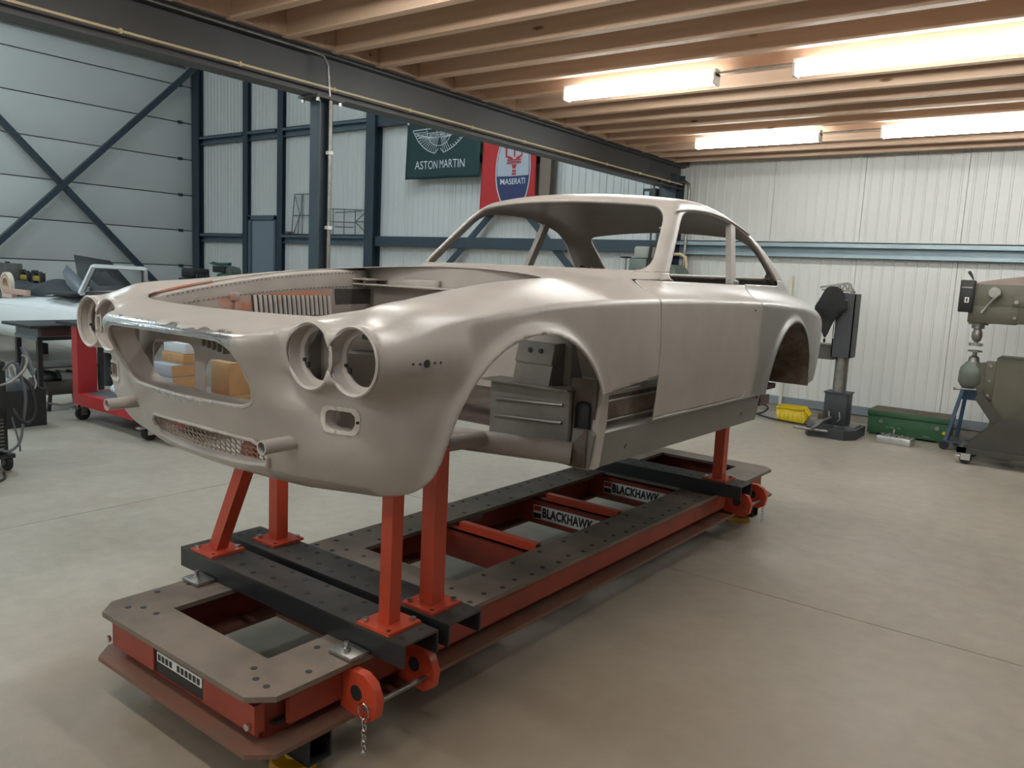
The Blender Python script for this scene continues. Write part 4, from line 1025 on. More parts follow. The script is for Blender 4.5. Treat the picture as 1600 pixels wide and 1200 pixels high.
MB().tube([(-.02, -.14, .20), (-.06, -.28, .18), (-.11, -.36, .12), (-.13, -.42, .10)], .017, 8).build('pump_lever', M['dull_steel'], t); MB().cyl((-.33, -.405, .085), (.02, -.375, .085), .014).build('lever_bar', M['dull_steel'], t)
for x in (-.05, .06): MB().tube([(x, -.10, .28), (x, -.13, .27), (x+.01, -.13, .20), (x-.01, -.13, .16)], .008, 6).build('valve_handle', M['chrome'], t)
# jacket over the jib
jk = MB()
def jf(u, v):
    a = 2*math.pi*u
    w = np.interp(v, [0, .06, .25, .45, .60, .70, .85, 1], [.03, .075, .125, .150, .115, .070, .050, .030]); cx = np.interp(v, [0, .3, .5, .7, 1], [-.255, -.265, -.275, -.285, -.295]); z = 1.615-.52*v
    rr = 1+.16*math.sin(3*a+5*v)+.09*math.sin(7*a-9*v)
    return (cx+w*rr*math.cos(a), -.165+max(.03, w*.40)*rr*math.sin(a), z+.03*math.sin(2*a+1)*v)
jk.sheet(jf, 24, 22)
jo = thing('jacket', 'black jacket draped over the jib of the machine column', 'jacket', (-2.17, 9.12, 0)); solid(jk.build('cloth', M['cloth'], jo), .004)
MB().lathe([(.001, 1.005), (.012, 1.02), (.016, 1.035), (.006, 1.055), (.001, 1.06)], (-.295, -.165, 0), 10).build('sleeve_tip', M['cloth'], jo); MB().tube([(-.205, -.17, 1.28), (-.202, -.17, 1.14), (-.206, -.17, 1.06)], .003, 5).build('drawstring', M['white'], jo)
# yellow stacking bin
M['bin_yellow'] = mat('bin_yellow', (.70, .50, .010), .4)
t = thing('storage_bin', 'yellow plastic open-front storage bin on the floor near the back wall', 'bin', (-2.93, 9.62, 0), R(8))
bn = MB(); w0, w1, h = .15, .175, .17; L0 = .11
bn.add([(-w0, -L0, 0), (w0, -L0, 0), (w0, L0, 0), (-w0, L0, 0), (-w1, -L0-.01, h), (w1+.03, -L0-.01, h*.55), (w1+.03, L0+.01, h*.55), (-w1, L0+.01, h), (w1-.03, -L0-.01, h), (w1-.03, L0+.01, h)],
       [(3, 2, 1, 0), (0, 4, 7, 3), (0, 1, 5, 8, 4), (3, 7, 9, 6, 2), (1, 2, 6, 5)])
solid(bn.build('bin_shell', M['bin_yellow'], t), .006)
for s in (-1, 1): MB().bar((-w1, s*(L0+.012), h-.005), (w1-.03, s*(L0+.012), h-.005), .014, .018).build('rim', M['bin_yellow'], t)
for k in range(6): MB().box(-.13+k*.05, -.127+k*.05, -L0-.0085, -L0+.0, .02, .13).build('rib', M['bin_yellow'], t)
bxo = MB().bbox(-.13, .10, -.09, .09, 0, .13, .006).build('brown_box', mat('brown_card', (.10, .07, .05), .7), None, (-2.52, 9.76, 0)); tag(bxo, 'low dark brown box on the floor behind the column base', 'box')
cb = MB().tube(smooth_path([(-4.2, 9.55, .02), (-3.7, 9.62, .02), (-3.35, 9.60, .03), (-3.25, 9.68, .10), (-3.35, 9.74, .13), (-3.45, 9.66, .05), (-3.2, 9.50, .02), (-2.9, 9.42, .015), (-2.6, 9.38, .015)]), .011, 8).build('floor_cable', M['black']); tag(cb, 'black cable coiling on the floor beside the yellow bin', 'cable')
rod = MB().box(-.018, .018, -.012, .012, 0, 1.73).build('wall_batten', mat('cream_batten', (.52, .50, .40), .6), None, (-3.25, 10.12, 0)); tag(rod, 'pale cream batten leaning upright at the back wall behind the car tail', 'batten')
# green chest
M['chest_green'] = mat('chest_green', (.030, .105, .045), .5, color2=(.06, .125, .065), mask=(.5, .8), scale=14)
t = thing('tool_chest', 'long dark green wooden chest with a dusty lid against the back wall', 'chest', (-1.66, 9.72, 0))
MB().bbox(-.40, .40, -.21, .21, .02, .215, .006).build('chest_body', M['chest_green'], t)
MB().bbox(-.41, .41, -.225, .22, .215, .275, .008).build('lid', M['chest_green'], t); MB().box(-.405, .405, -.22, .215, .2745, .2765).build('lid_dust', mat('lid_dust', (.115, .10, .075), .8, var=.3, scale=6), t)
for x in (-.26, .30): MB().cyl((x, -.21, .16), (x, -.222, .16), .022, n=14).build('latch', M['dull_steel'], t)
MB().cyl((.37, -.21, .12), (.37, -.218, .12), .018, n=12).build('yellow_sticker', M['bin_yellow'], t)
for x, w_ in ((-.17, .05), (-.09, .03), (.17, .06), (-.21, .025)): MB().box(x, x+w_, -.2115, -.209, .10 if x < 0 else .05, .106 if x < 0 else .056).build('paint_scrape', mat('scrape', (.30, .36, .28), .6), t)
for x in (-.34, .34): MB().box(x-.04, x+.04, -.19, .19, 0, .02).build('skid', M['chest_green'], t)
# cylinder head on the floor
t = thing('cylinder_head', 'silver aluminium cylinder head lying on the floor before the green chest', 'engine part', (-1.68, 9.12, 0), R(-3))
MB().bbox(-.165, .165, -.10, .10, 0, .075, .006).build('head_casting', mat('aluminium', (.55, .55, .54), .35, .8, var=.1, scale=10), t)
for k in range(5):
    MB().lathe([(.022, .075), (.024, .095), (.014, .095), (.012, .08)], (-.125+k*.062, -.03+.03*(k % 2), 0), 12).build('valve_seat', M['dull_steel'], t)
    MB().box(-.145+k*.062, -.115+k*.062, .03, .075, .0745, .088).build('boss', M['chrome'], t)
MB().cyl((-.04, .06, .075), (-.04, .06, .14), .022, n=14).build('spark_plug_cup', M['chrome'], t)
# blue stand
M['stand_blue'] = mat('stand_blue', (.035, .075, .14), .45, var=.12, scale=5)
t = thing('trestle_stand', 'blue steel trestle stand on small wheels behind the power hammer', 'stand', (-1.0, 9.40, 0))
MB().bbox(-.16, .30, -.10, .10, .70, .745, .006).build('top_rail', M['stand_blue'], t); MB().prism([(-.15, .70), (.29, .70), (.24, .52), (-.17, .52)], -.012, .012, 1).build('web_plate', M['stand_blue'], t)
for x0, y0, x1, y1 in ((-.13, -.08, -.24, -.18), (-.12, .08, -.18, .20), (.26, -.08, .33, -.18), (.26, .08, .34, .20)): MB().bar((x0, y0, .70), (x1, y1, .06), .035, .035, up=(0, 1, 0)).build('leg', M['stand_blue'], t)
MB().bar((-.24, -.18, .085), (.33, -.18, .085), .03, .02).build('foot_rail', M['stand_blue'], t); MB().box(-.22, .32, -.14, .18, .085, .10).build('shelf', M['olive_dark'], t)
for x, y in ((-.24, -.18), (.33, -.18), (-.18, .20), (.34, .20)): MB().cyl((x, y-.018, .045), (x, y+.018, .045), .045, n=18).build('wheel', M['rubber'], t)
# power hammer
t = thing('power_hammer', 'large olive grey power hammer with black switch box on a castor base', 'machine', (-.30, 8.82, 0), R(0))
X = -.30
def hp(name, mb, m='olive'): return mb.build(name, M[m], t)
hp('head', MB().bbox(-.80, .95, -.15, .15, 1.345, 1.70, .012)); hp('head_nose', MB().bbox(-.80, -.40, -.155, .155, 1.335, 1.50, .01))
sl_ = MB(); sl_.prism([(-.82, 1.70), (-.55, 1.755), (.95, 1.99), (.95, 1.70)], -.13, .13, 1); hp('sloping_cover', sl_, 'olive'); plabel(t.children[-1], 'dusty pink-grey sloping cover')
t.children[-1].data.materials[0] = mat('dusty_cover', (.27, .215, .185), .7, var=.15, scale=6)
sb_ = MB(); sb_.bbox(-.885, -.765, -.20, -.10, 1.43, 1.73, .010); so_ = hp('switch_box', sb_, 'black')
MB().box(-.835, -.80, -.2035, -.1995, 1.52, 1.57).build('switch_plate', M['white'], so_); MB().bbox(-.824, -.811, -.214, -.203, 1.528, 1.562, .003).build('rocker', M['black'], so_)
MB().box(-.868, -.782, -.2025, -.1995, 1.655, 1.668).build('maker_strip', M['dull_steel'], so_)
MB().tube([(-.80, -.06, 1.735), (-.81, -.06, 1.76), (-.835, -.06, 1.80), (-.845, -.06, 1.815)], [.006, .008, .014, .012], 8).build('lever_knob', M['black'], t)
hb = MB().lathe([(.001, -.185), (.05, -.185), (.055, -.17), (.055, -.15)], (-.60, 0, 1.625), 20, 'Y'); ho_ = hp('crank_hub', hb, 'dull_steel')
MB().cyl((-.57, -.185, 1.615), (-.57, -.225, 1.615), .022, n=14).build('crank_pin', M['dull_steel'], ho_); MB().tube([(-.56, -.215, 1.61), (-.63, -.215, 1.52), (-.68, -.215, 1.43)], [.014, .011, .014], 10).build('crank_lever', M['dull_steel'], ho_)
hp('cover_plate', MB().bbox(-.45, -.33, -.160, -.148, 1.50, 1.60, .006), 'olive'); hp('cap_screw', MB().cyl((-.42, -.175, 1.545), (-.42, -.148, 1.545), .018, n=12), 'dull_steel')
for z in (1.40, 1.66): hp('bolt', MB().cyl((-.42 if z < 1.5 else -.30, -.17, z), (-.42 if z < 1.5 else -.30, -.148, z), .014, n=6, smooth=False), 'dull_steel')
hp('spindle', MB().lathe([(.001, 1.345), (.085, 1.345), (.085, 1.315), (.055, 1.315), (.055, 1.28), (.030, 1.275), (.045, 1.24), (.048, 1.20), (.036, 1.165), (.018, 1.15), (.018, 1.14), (.001, 1.14)], (-.72, 0, 0), 20), 'dull_steel')
hp('upper_die', MB().lathe([(.001, 1.14), (.065, 1.14), (.065, 1.112), (.001, 1.112)], (-.72, 0, 0), 20), 'chrome'); hp('lower_die', MB().lathe([(.001, 1.075), (.062, 1.07), (.062, 1.055), (.02, 1.05), (.02, 1.02), (.045, 1.0), (.05, .965), (.06, .94), (.001, .94)], (-.72, 0, 0), 20), 'dull_steel')
hp('anvil_housing', MB().lathe([(.001, .96), (.06, .955), (.105, .90), (.115, .85), (.115, .76), (.09, .72), (.06, .70), (.001, .70)], (-.72, 0, 0), 24), 'machine_green')
hp('anvil_arm', MB().prism([(-.68, .95), (-.52, .98), (-.52, .50), (-.60, .62), (-.68, .70)], -.08, .08, 1)); hp('hinge_plate', MB().bbox(-.60, -.52, -.10, -.078, .62, .985, .006), 'olive')
for z in (.66, .80, .94): hp('bolt', MB().cyl((-.56, -.115, z), (-.56, -.098, z), .016, n=6, smooth=False), 'dull_steel')
hp('clamp_screw', MB().cyl((-.84, -.09, .69), (-.66, -.09, .70), .010), 'dull_steel'); hp('clamp_ball', MB().lathe([(.001, -.015), (.013, -.008), (.016, 0), (.013, .008), (.001, .015)], (-.84, -.09, .69), 10), 'dull_steel')
hp('body_plate', MB().box(-.52, .95, -.10, .10, .14, 1.02)); hp('body_cap', MB().box(-.50, .95, -.11, .11, 1.02, 1.035), 'olive_dark')
hp('column_back', MB().box(.60, .95, -.14, .14, 1.02, 1.36))
sk_ = MB(); sk_.prism([(-.70, .16), (-.42, .46), (.95, .46), (.95, .14), (-.66, .14)], -.20, -.17, 1); hp('skirt', sk_, 'olive_dark'); sk_ = MB(); sk_.prism([(-.70, .16), (-.42, .46), (.95, .46), (.95, .14), (-.66, .14)], .17, .20, 1); hp('skirt', sk_, 'olive_dark')
hp('brace_gusset', MB().prism([(-.62, .70), (-.30, .30), (-.42, .30), (-.66, .62)], -.135, -.11, 1), 'olive_dark')
hp('base_frame', MB().box(-.74, .95, -.26, -.20, .105, .15).box(-.74, .95, .20, .26, .105, .15).box(-.74, -.66, -.26, .26, .105, .15), 'olive_dark')
for y in (-.23, .23):
    c_ = hp('castor', MB().cyl((-.66, y-.022, .05), (-.66, y+.022, .05), .05, n=20), 'rubber'); [MB().box(-.70, -.62, y+q, y+q+.009, .04, .105).build('castor_fork', M['chrome'], c_) for q in (-.035, .026)]
    MB().bbox(-.75, -.70, y-.03, y+.03, .055, .085, .008).build('castor_brake', M['chrome'], c_)
    c_ = hp('castor', MB().cyl((.80, y-.022, .05), (.80, y+.022, .05), .05, n=20), 'rubber')
    MB().box(.76, .84, y-.035, y+.035, .098, .105).build('castor_fork', M['chrome'], c_)
# grey bench machine behind the car
t = thing('grinding_machine', 'grey-green machine tool with rounded covers and a hand wheel seen through the car windows', 'machine', (-4.92, 9.48, 0))
MB().bbox(-.30, .35, -.22, .22, 0, 1.35, .03).build('pedestal', M['machine_green'], t)
def dome(cx, w, d, z0, z1):
    mb = MB(); n = 10; pr = [(w*math.cos(math.pi*k/n), (z1-z0)*math.sin(math.pi*k/n)**.8) for k in range(n+1)]
    mb.prism([(cx+a, z0+b) for a, b in pr]+[(cx-w, 1.34), (cx+w, 1.34)], -d, d, 1); return mb
dome(-.20, .24, .20, 1.55, 1.70).build('left_cover', M['machine_green'], t); dome(.34, .17, .19, 1.60, 1.80).build('right_cover', M['machine_green'], t)
MB().bbox(-.20, .06, -.16, .16, 1.60, 1.86, .02).build('head_box', M['machine_green'], t); MB().bbox(-.17, .06, -.10, .14, 1.86, 2.02, .03).build('motor_cover', mat('faded_grey', (.30, .30, .27), .5), t)
MB().cyl((-.30, -.05, 1.70), (-.30, -.05, 1.87), .012).build('wheel_shaft', M['dull_steel'], t); MB().lathe([(.001, 1.86), (.075, 1.865), (.08, 1.88), (.001, 1.885)], (-.30, -.05, 0), 18).build('hand_wheel', M['black'], t); MB().cyl((-.30, -.05, 1.877), (-.14, -.05, 1.872), .010).build('wheel_spindle', M['dull_steel'], t)
MB().tube([(.09, -.14, 1.62), (.08, -.14, 1.80), (.10, -.14, 2.0), (.12, -.14, 2.04)], .022, 8).build('cable_hose', M['black'], t)
for x in (-.04, .05): MB().cyl((x, .10, 2.0), (x, .10, 2.9), .012).build('guide_rod', M['machine_grey'], t)
# ------------------------------------------------------------------ banners on the back wall
def wav(x, z, a=.02): return a*math.sin(5.2*x+1.1*z)+a*.6*math.sin(9*x-2.2*z+1)
FY = YB-.20
def banner_sheet(w, h, m, parent, nu=30, nv=20, sag=0.0):
    mb = MB(); mb.sheet(lambda u, v: (w*u, wav(w*u, -h*v)-.0, -h*v-sag*math.sin(math.pi*u)*v), nu, nv); o = mb.build('banner_cloth', m, parent); solid(o, .002, 0); return o
def print_on(me, m, parent, name='print', w=0, sag=0, h=1):
    for v in me.vertices: v.co = Vector((v.co.x, wav(v.co.x, v.co.z)-.006+(-v.co.y if False else 0), v.co.z))
    me.update(); return link(name, me, m, parent)
def poly_mesh(polys, name='print'):
    mb = MB()
    for p in polys: mb.add([(x, 0, z) for x, z in p], [tuple(range(len(p)))])
    bm = bmesh.new(); me = bpy.data.meshes.new(name); me.from_pydata(mb.v, [], mb.f); bm.from_mesh(me); bmesh.ops.triangulate(bm, faces=bm.faces[:])
    bm.to_mesh(me); bm.free(); return me
def line_poly(p, q, w):
    p, q = Vector((*p, 0)), Vector((*q, 0)); d = (q-p).normalized(); n = Vector((-d.y, d.x, 0))*w/2; return [(a.x, a.y) for a in (p+n, q+n, q-n, p-n)]
def flat_text(txt, size, cx, cz, sx=1.0, bold=0.0, spacing=1.0, width=None):
    me = text_mesh(txt, size, 0.0, 0, spacing, bold)
    if width:
        xs = [v.co.x for v in me.vertices]; sx = width/(max(xs)-min(xs))
    for v in me.vertices: v.co = Vector((cx+v.co.x*sx, 0, cz+v.co.y))
    return me
M['flag_green'] = mat('flag_green', (.012, .040, .042), .75, bump=.1, bscale=300); M['flag_red'] = mat('flag_red', (.46, .020, .022), .7, bump=.1, bscale=300)
M['flag_white'] = mat('flag_white', (.60, .63, .66), .7); M['flag_navy'] = mat('flag_navy', (.032, .040, .125), .7)
g = thing('wall_banner', 'dark green banner with a winged emblem and white lettering hanging on the back wall', 'banner', (-9.86, FY, 4.14), 0, 'car maker banners')
banner_sheet(1.60, 1.06, M['flag_green'], g)
print_on(poly_mesh([[(0, .0), (.035, 0), (.035, -.16), (0, -.16)]]), M['flag_white'], g, 'hem_tab')
W = []
cx, cz = .74, -.30
# wings: outline strokes and feathers of the emblem
for s in (-1, 1):
    tip = (cx+s*.73, cz+.04); inn = (cx+s*.20, cz+.01)
    W += [line_poly(tip, (cx+s*.36, cz+.055), .016), line_poly((cx+s*.36, cz+.055), (cx+s*.10, cz+.045), .014), line_poly((cx+s*.10, cz+.045), (cx+s*.07, cz-.05), .012), line_poly((cx+s*.36, cz+.055), (cx+s*.33, cz-.06), .010), line_poly(tip, (cx+s*.69, cz-.01), .014)]
    low = [(cx+s*.69, cz-.01), (cx+s*.58, cz-.16), (cx+s*.44, cz-.29), (cx+s*.30, cz-.37), (cx+s*.14, cz-.42), (cx+s*.03, cz-.33)]
    W += [line_poly(low[i], low[i+1], .014) for i in range(5)]
    for k in range(12):
        f = k/11; a = (cx+s*(.33-.30*f), cz-.10-.01*f); e = np.array([np.interp(f*4, range(5), [p[0] for p in low[:5]]), np.interp(f*4, range(5), [p[1] for p in low[:5]])]); W.append(line_poly(a, tuple(e), .010))
    for k in range(3): W.append(line_poly((cx+s*.34, cz-.005-.035*k), (cx+s*(.66-.05*k), cz-.01-.045*k), .010))
W += [line_poly((cx-.33, cz-.03), (cx+.33, cz-.03), .012), line_poly((cx-.33, cz-.12), (cx+.33, cz-.12), .012), line_poly((cx-.33, cz-.03), (cx-.33, cz-.12), .012), line_poly((cx+.33, cz-.03), (cx+.33, cz-.12), .012)]
arcp = [(cx+.29*math.cos(a), cz-.12-.16*math.sin(a)) for a in np.linspace(0, math.pi, 12)]; W += [line_poly(arcp[i], arcp[i+1], .012) for i in range(11)]
W = [[(cx+(x-cx)*.84, cz+(z-cz)*.84) for x, z in p] for p in W]
print_on(poly_mesh(W), M['flag_white'], g, 'winged_emblem')
print_on(flat_text('ASTON MARTIN', .07, cx, cz-.063, bold=.001, width=.49), M['flag_white'], g, 'emblem_lettering')
print_on(flat_text('ASTON MARTIN', .19, cx+.02, -.84, width=1.08), M['flag_white'], g, 'lettering')
rr_ = thing('wall_banner', 'red banner with a white and blue oval and trident hanging on the back wall', 'banner', (-8.20, FY, 3.80), 0, 'car maker banners')
banner_sheet(1.06, 1.32, M['flag_red'], rr_)
cx, cz = .62, -.64
def oval(rx, rz, n=40, z0=-9, z1=9): return [(cx+rx*math.cos(a), min(max(cz+rz*math.sin(a), z0), z1)) for a in np.linspace(0, 2*math.pi, n, endpoint=False)]
def grid_oval(rx, rz, lo, hi, n=16):
    ps = []
    zs = np.linspace(max(lo, cz-rz+.001), min(hi, cz+rz-.001), n)
    for i in range(n-1):
        w0, w1 = rx*math.sqrt(max(0, 1-((zs[i]-cz)/rz)**2)), rx*math.sqrt(max(0, 1-((zs[i+1]-cz)/rz)**2)); k = 8
        for j in range(k): ps.append([(cx-w0+2*w0*j/k, zs[i]), (cx-w0+2*w0*(j+1)/k, zs[i]), (cx-w1+2*w1*(j+1)/k, zs[i+1]), (cx-w1+2*w1*j/k, zs[i+1])])
    return ps
def layer(me, m, name, d):
    o = print_on(me, m, rr_, name); o.location.y = -d; return o
layer(poly_mesh(grid_oval(.345, .66, -9, 9, 26)), M['flag_white'], 'oval_rim', 0)
layer(poly_mesh(grid_oval(.328, .63, -9, 9, 26)), M['flag_navy'], 'oval_line', .002)
layer(poly_mesh(grid_oval(.316, .605, cz-.09, 9, 20)), mat('flag_silver', (.42, .46, .52), .7), 'oval_field', .004)
T = []
for s in (-1, 0, 1):
    x0 = cx+s*.155; zt, zb = cz+.44-.06*abs(s), cz+.17
    T += [[(x0-.012, zb+.02), (x0+.012, zb+.02), (x0+.018, zt-.05), (x0-.018, zt-.05)], [(x0-.045, zt-.07), (x0, zt-.03), (x0+.045, zt-.07), (x0, zt+.03)]]
    if s: T.append([(x0, zb+.05), (x0-s*.03, zb), (x0-s*.12, zb-.01), (x0-s*.12, zb+.015), (x0-s*.05, zb+.04)])
T += [line_poly((cx-.14, cz+.15), (cx+.14, cz+.15), .018), line_poly((cx-.14, cz+.12), (cx+.14, cz+.12), .014), line_poly((cx-.15, cz+.10), (cx+.15, cz+.10), .010), [(cx-.05, cz+.08), (cx+.05, cz+.08), (cx+.03, cz+.02), (cx-.03, cz+.02)], [(cx-.04, cz-.0), (cx+.04, cz-.0), (cx+.04, cz-.03), (cx-.04, cz-.03)], [(cx-.045, cz-.045), (cx+.045, cz-.045), (cx+.045, cz-.075), (cx-.045, cz-.075)]]
layer(poly_mesh(T), M['flag_red'], 'trident', .007)
layer(flat_text('MASERATI', .12, cx, cz-.175, bold=.002, width=.50), M['flag_white'], 'lettering', .007)
bt = MB().box(0, .20, -.01, .01, -1.25, 0).build('board_strip', mat('brown_board', (.20, .15, .12), .7), None, (-7.12, FY+.05, 3.80)); tag(bt, 'narrow brown board hanging beside the red banner', 'board')
# ------------------------------------------------------------------ wire frames on the girt
M['wire'] = mat('frame_wire', (.16, .18, .19), .4, .6)
wf = thing('wire_frame', 'tall trapezoid wire body former standing on the wall girt behind the post', 'wire frame', (-12.55, YB-.08, 2.152), 0, 'wire body formers on the girt')
def wires(par, segs, r=.010):
    for p, q in segs: MB().cyl(p, q, r, n=6).build('wire', M['wire'], par)
A, B_, Cc, D = (-.50, 0, 0), (.56, 0, 0), (-.42, 0, .76), (.50, 0, .76)
wires(wf, [(A, Cc), (Cc, D), (D, B_), (A, B_), ((-.46, 0, .36), (.53, 0, .36)), (Cc, (-.25, 0, .36)), ((-.25, 0, .36), (-.45, 0, 0)), ((-.20, 0, .76), (-.22, 0, .36)), (D, (.30, 0, .36)), ((.30, 0, .36), (.48, 0, 0)), ((.28, 0, .76), (.30, 0, .36)), ((-.28, 0, .30), (-.30, 0, 0)), ((-.10, -.05, .76), (-.12, -.05, 0)), ((.10, -.05, .76), (.10, -.05, 0))])
wf2 = thing('wire_frame', 'low wide wire body former on the wall girt right of the post', 'wire frame', (-11.5, YB-.11, 2.152), 0, 'wire body formers on the girt')
wires(wf2, [((-.60, 0, .48), (.55, 0, .44)), ((-.60, 0, .0), (.52, 0, .0)), ((-.55, 0, .47), (-.40, 0, .24)), ((-.40, 0, .24), (-.58, 0, 0)), ((-.30, 0, .48), (-.30, 0, 0)), ((0, 0, .47), (0, 0, 0)), ((.30, 0, .45), (.30, 0, 0)), ((-.40, 0, .24), (.30, 0, .22)), ((-.2, -.04, .40), (.5, -.04, .42)), ((-.2, -.04, .14), (.3, -.04, .13)), ((.30, 0, .23), (.56, 0, .40)), ((.30, 0, .23), (.56, 0, .24)), ((.30, 0, .23), (.56, 0, .06))], .009)
hk = MB().bbox(-.07, .05, -.06, .06, 0, .05, .008).build('girt_block', M['rust'], None, (-13.12, YB-.09, 2.152)); tag(hk, 'small rusty block lying on the girt beside the tall wire frame', 'block')
# ------------------------------------------------------------------ left side
M['cart_red'] = mat('cart_red', (.42, .022, .026), .42, var=.1, scale=4)
M['card'] = mat('cardboard', (.42, .235, .105), .75, var=.12, scale=5); M['card_dark'] = mat('cardboard_dark', (.30, .16, .07), .75, var=.12, scale=5)
M['box_white'] = mat('box_white', (.52, .55, .58), .6, var=.05, scale=5); M['box_grey'] = mat('box_grey', (.30, .32, .35), .6, var=.06, scale=5)
M['white_paint'] = mat('white_paint', (.70, .715, .72), .22); M['trim_dark'] = mat('trim_dark', (.018, .019, .021), .55, var=.3, scale=4)
M['grey_metal'] = mat('grey_metal', (.13, .145, .165), .45, .3, var=.15, scale=4)
# red platform cart
t = thing('platform_cart', 'red steel platform cart with a tall corner post on castors left of the car', 'cart', (-7.2, 4.05, 0))
for a in ((-.68, .95, -.48, -.42), (-.68, .95, .28, .34), (-.68, -.62, -.42, .28), (.89, .95, -.42, .28)): MB().box(a[0], a[1], a[2], a[3], .15, .262).build('frame_rail', M['cart_red'], t)
MB().box(-.62, .89, -.42, .28, .245, .262).build('platform', M['grey_metal'], t)
MB().box(-.68, -.57, -.48, -.30, .262, .90).build('corner_post', M['cart_red'], t); MB().box(-.95, -.30, -.50, -.10, .90, .93).build('top_shelf', M['trim_dark'], t)
for x, y in ((-.60, -.43), (.62, -.44), (-.60, .29), (.85, .29)):
    c = MB().cyl((x-.024, y, .062), (x+.024, y, .062), .062, n=22).build('castor', M['rubber'], t)
    MB().box(x-.036, x-.028, y-.03, y+.03, .05, .15).build('castor_fork', M['chrome'], c); MB().box(x+.028, x+.036, y-.03, y+.03, .05, .15).build('castor_fork', M['chrome'], c)
    MB().bbox(x-.03, x+.03, y-.105, y-.045, .105, .125, .006).build('castor_brake', M['chrome'], c)
def crate(name, label, cat, x, y, z, dx, dy, dz, m, m2=None, rot=0.0, group=None):
    t = thing(name, label, cat, (x, y, z), rot, group)
    MB().bbox(-dx/2, dx/2, -dy/2, dy/2, 0, dz, .004).build('carton', m, t)
    if m2: MB().box(dx/2-.001, dx/2+.002, -dy/2+.004, dy/2-.004, .004, dz-.004).build('end_flap', m2, t)
    MB().box(-dx/2+.01, dx/2-.01, -.02, .02, dz-.0005, dz+.001).build('tape', M['card_dark'], t)
    return t
gp = 'boxes on the cart seen through the car nose'
z = .263
for dz, m, m2, lab, dy, ox in ((.16, M['box_white'], M['card'], 'bottom white carton with a brown end on the cart', .34, 0), (.105, M['box_grey'], M['card'], 'lower of two flat grey cartons on the cart', .34, .02), (.105, M['box_grey'], M['card'], 'upper of two flat grey cartons on the cart', .33, .01), (.09, M['card'], None, 'thin brown carton near the top of the stack on the cart', .20, 0), (.09, M['box_white'], None, 'small white box topmost on the carton stack', .16, .0)):
    crate('carton', lab, 'carton', -6.78+ox*.3, 3.99+(.0 if dy > .3 else .06)+ox, z, .36, dy, dz, m, m2, 0, gp); z += dz+.002
k = 0
labs = ['near lower brown carton at the right end of the cart', 'far lower brown carton at the right end of the cart', 'near upper brown carton at the right end of the cart', 'far upper brown carton at the right end of the cart']
for zz in (.02, .312):
    for yy in (4.54, 4.80):
        crate('carton', labs[k], 'carton', -6.75, yy, zz if zz > .1 else .001, .30, .25, .31, M['card'], M['card_dark'] if k % 2 else None, 0, 'brown cartons behind the nose'); k += 1
bag = MB()
def bf(u, v):
    a = 2*math.pi*u; r = (math.sin(math.pi*min(v*.92+.04, 1)))**.6*(1+.16*math.sin(4*a+3*v)+.09*math.sin(9*a-5*v)); return (.20*r*math.cos(a), .14*r*math.sin(a), .17*v+.012*math.sin(6*a))
bag.sheet(bf, 26, 14); b = bag.build('plastic_bag', mat('bag_white', (.50, .56, .66), .35, var=.2, scale=14), None, (-7.22, 3.78, .275)); tag(b, 'crumpled white plastic bag lying on the red cart', 'bag')
bag = MB(); bag.sheet(bf, 20, 10); b = bag.build('blue_bag', mat('bag_blue', (.03, .10, .42), .4, var=.2, scale=14), None, (-6.88, 3.68, .27)); b.scale = (.55, .55, .6); tag(b, 'small bright blue bag beside the white bag on the cart', 'bag')
t = thing('dark_pouch', 'dark grey pouch standing on the cart beside its red post', 'pouch', (-7.46, 4.16, .263)); MB().bbox(-.10, .12, -.09, .09, 0, .20, .03).build('pouch_body', M['trim_dark'], t); MB().box(-.02, .10, -.093, -.088, .10, .18).build('pouch_label', M['box_grey'], t)
# steel table with box and low trolley
t = thing('steel_table', 'dark steel table with a grey-blue drawer box at the left', 'table', (-8.52, 3.78, 0))
MB().bbox(-.38, .28, -.42, .34, .845, .875, .004).build('table_top', M['trim_dark'], t)
MB().box(-.28, .22, -.33, .30, .755, .845).build('drawer_box', M['grey_metal'], t); MB().box(.2195, .2225, -.30, .28, .765, .835).build('drawer_front', mat('drawer_brown', (.085, .042, .036), .6), t)
for x, y in ((.19, -.31), (-.28, -.31), (.19, .28), (-.28, .28)): MB().box(x-.022, x+.022, y-.022, y+.022, 0, .76).build('leg', M['trim_dark'], t)
MB().box(-.30, .21, -.335, -.29, .72, .755).build('apron', M['grey_metal'], t); MB().box(.17, .21, -.33, .30, .72, .755).build('apron', M['trim_dark'], t)
MB().box(-.28, .19, -.31, .28, .44, .455).build('shelf', M['olive_dark'], t)
t = thing('parts_trolley', 'low dark steel trough trolley full of grey car parts under the table', 'trolley', (-8.56, 3.77, 0))
tr = MB(); tr.add([(-.16, -.20, .16), (.16, -.20, .16), (.16, .20, .16), (-.16, .20, .16), (-.19, -.24, .30), (.19, -.24, .30), (.19, .24, .30), (-.19, .24, .30)], [(3, 2, 1, 0), (0, 1, 5, 4), (1, 2, 6, 5), (2, 3, 7, 6), (3, 0, 4, 7)]); solid(tr.build('trough', M['olive_dark'], t), .008)
for x in (-.13, .13):
    for y in (-.17, .17): MB().bar((x, y, .16), (x*1.15, y*1.15, 0), .03, .03, up=(0, 1, 0)).build('leg', M['trim_dark'], t)
MB().tube([(.20, -.26, .10), (.205, -.1, .06), (.205, .2, .08), (.19, .25, .16)], .012, 8).build('skid_tube', M['dull_steel'], t)
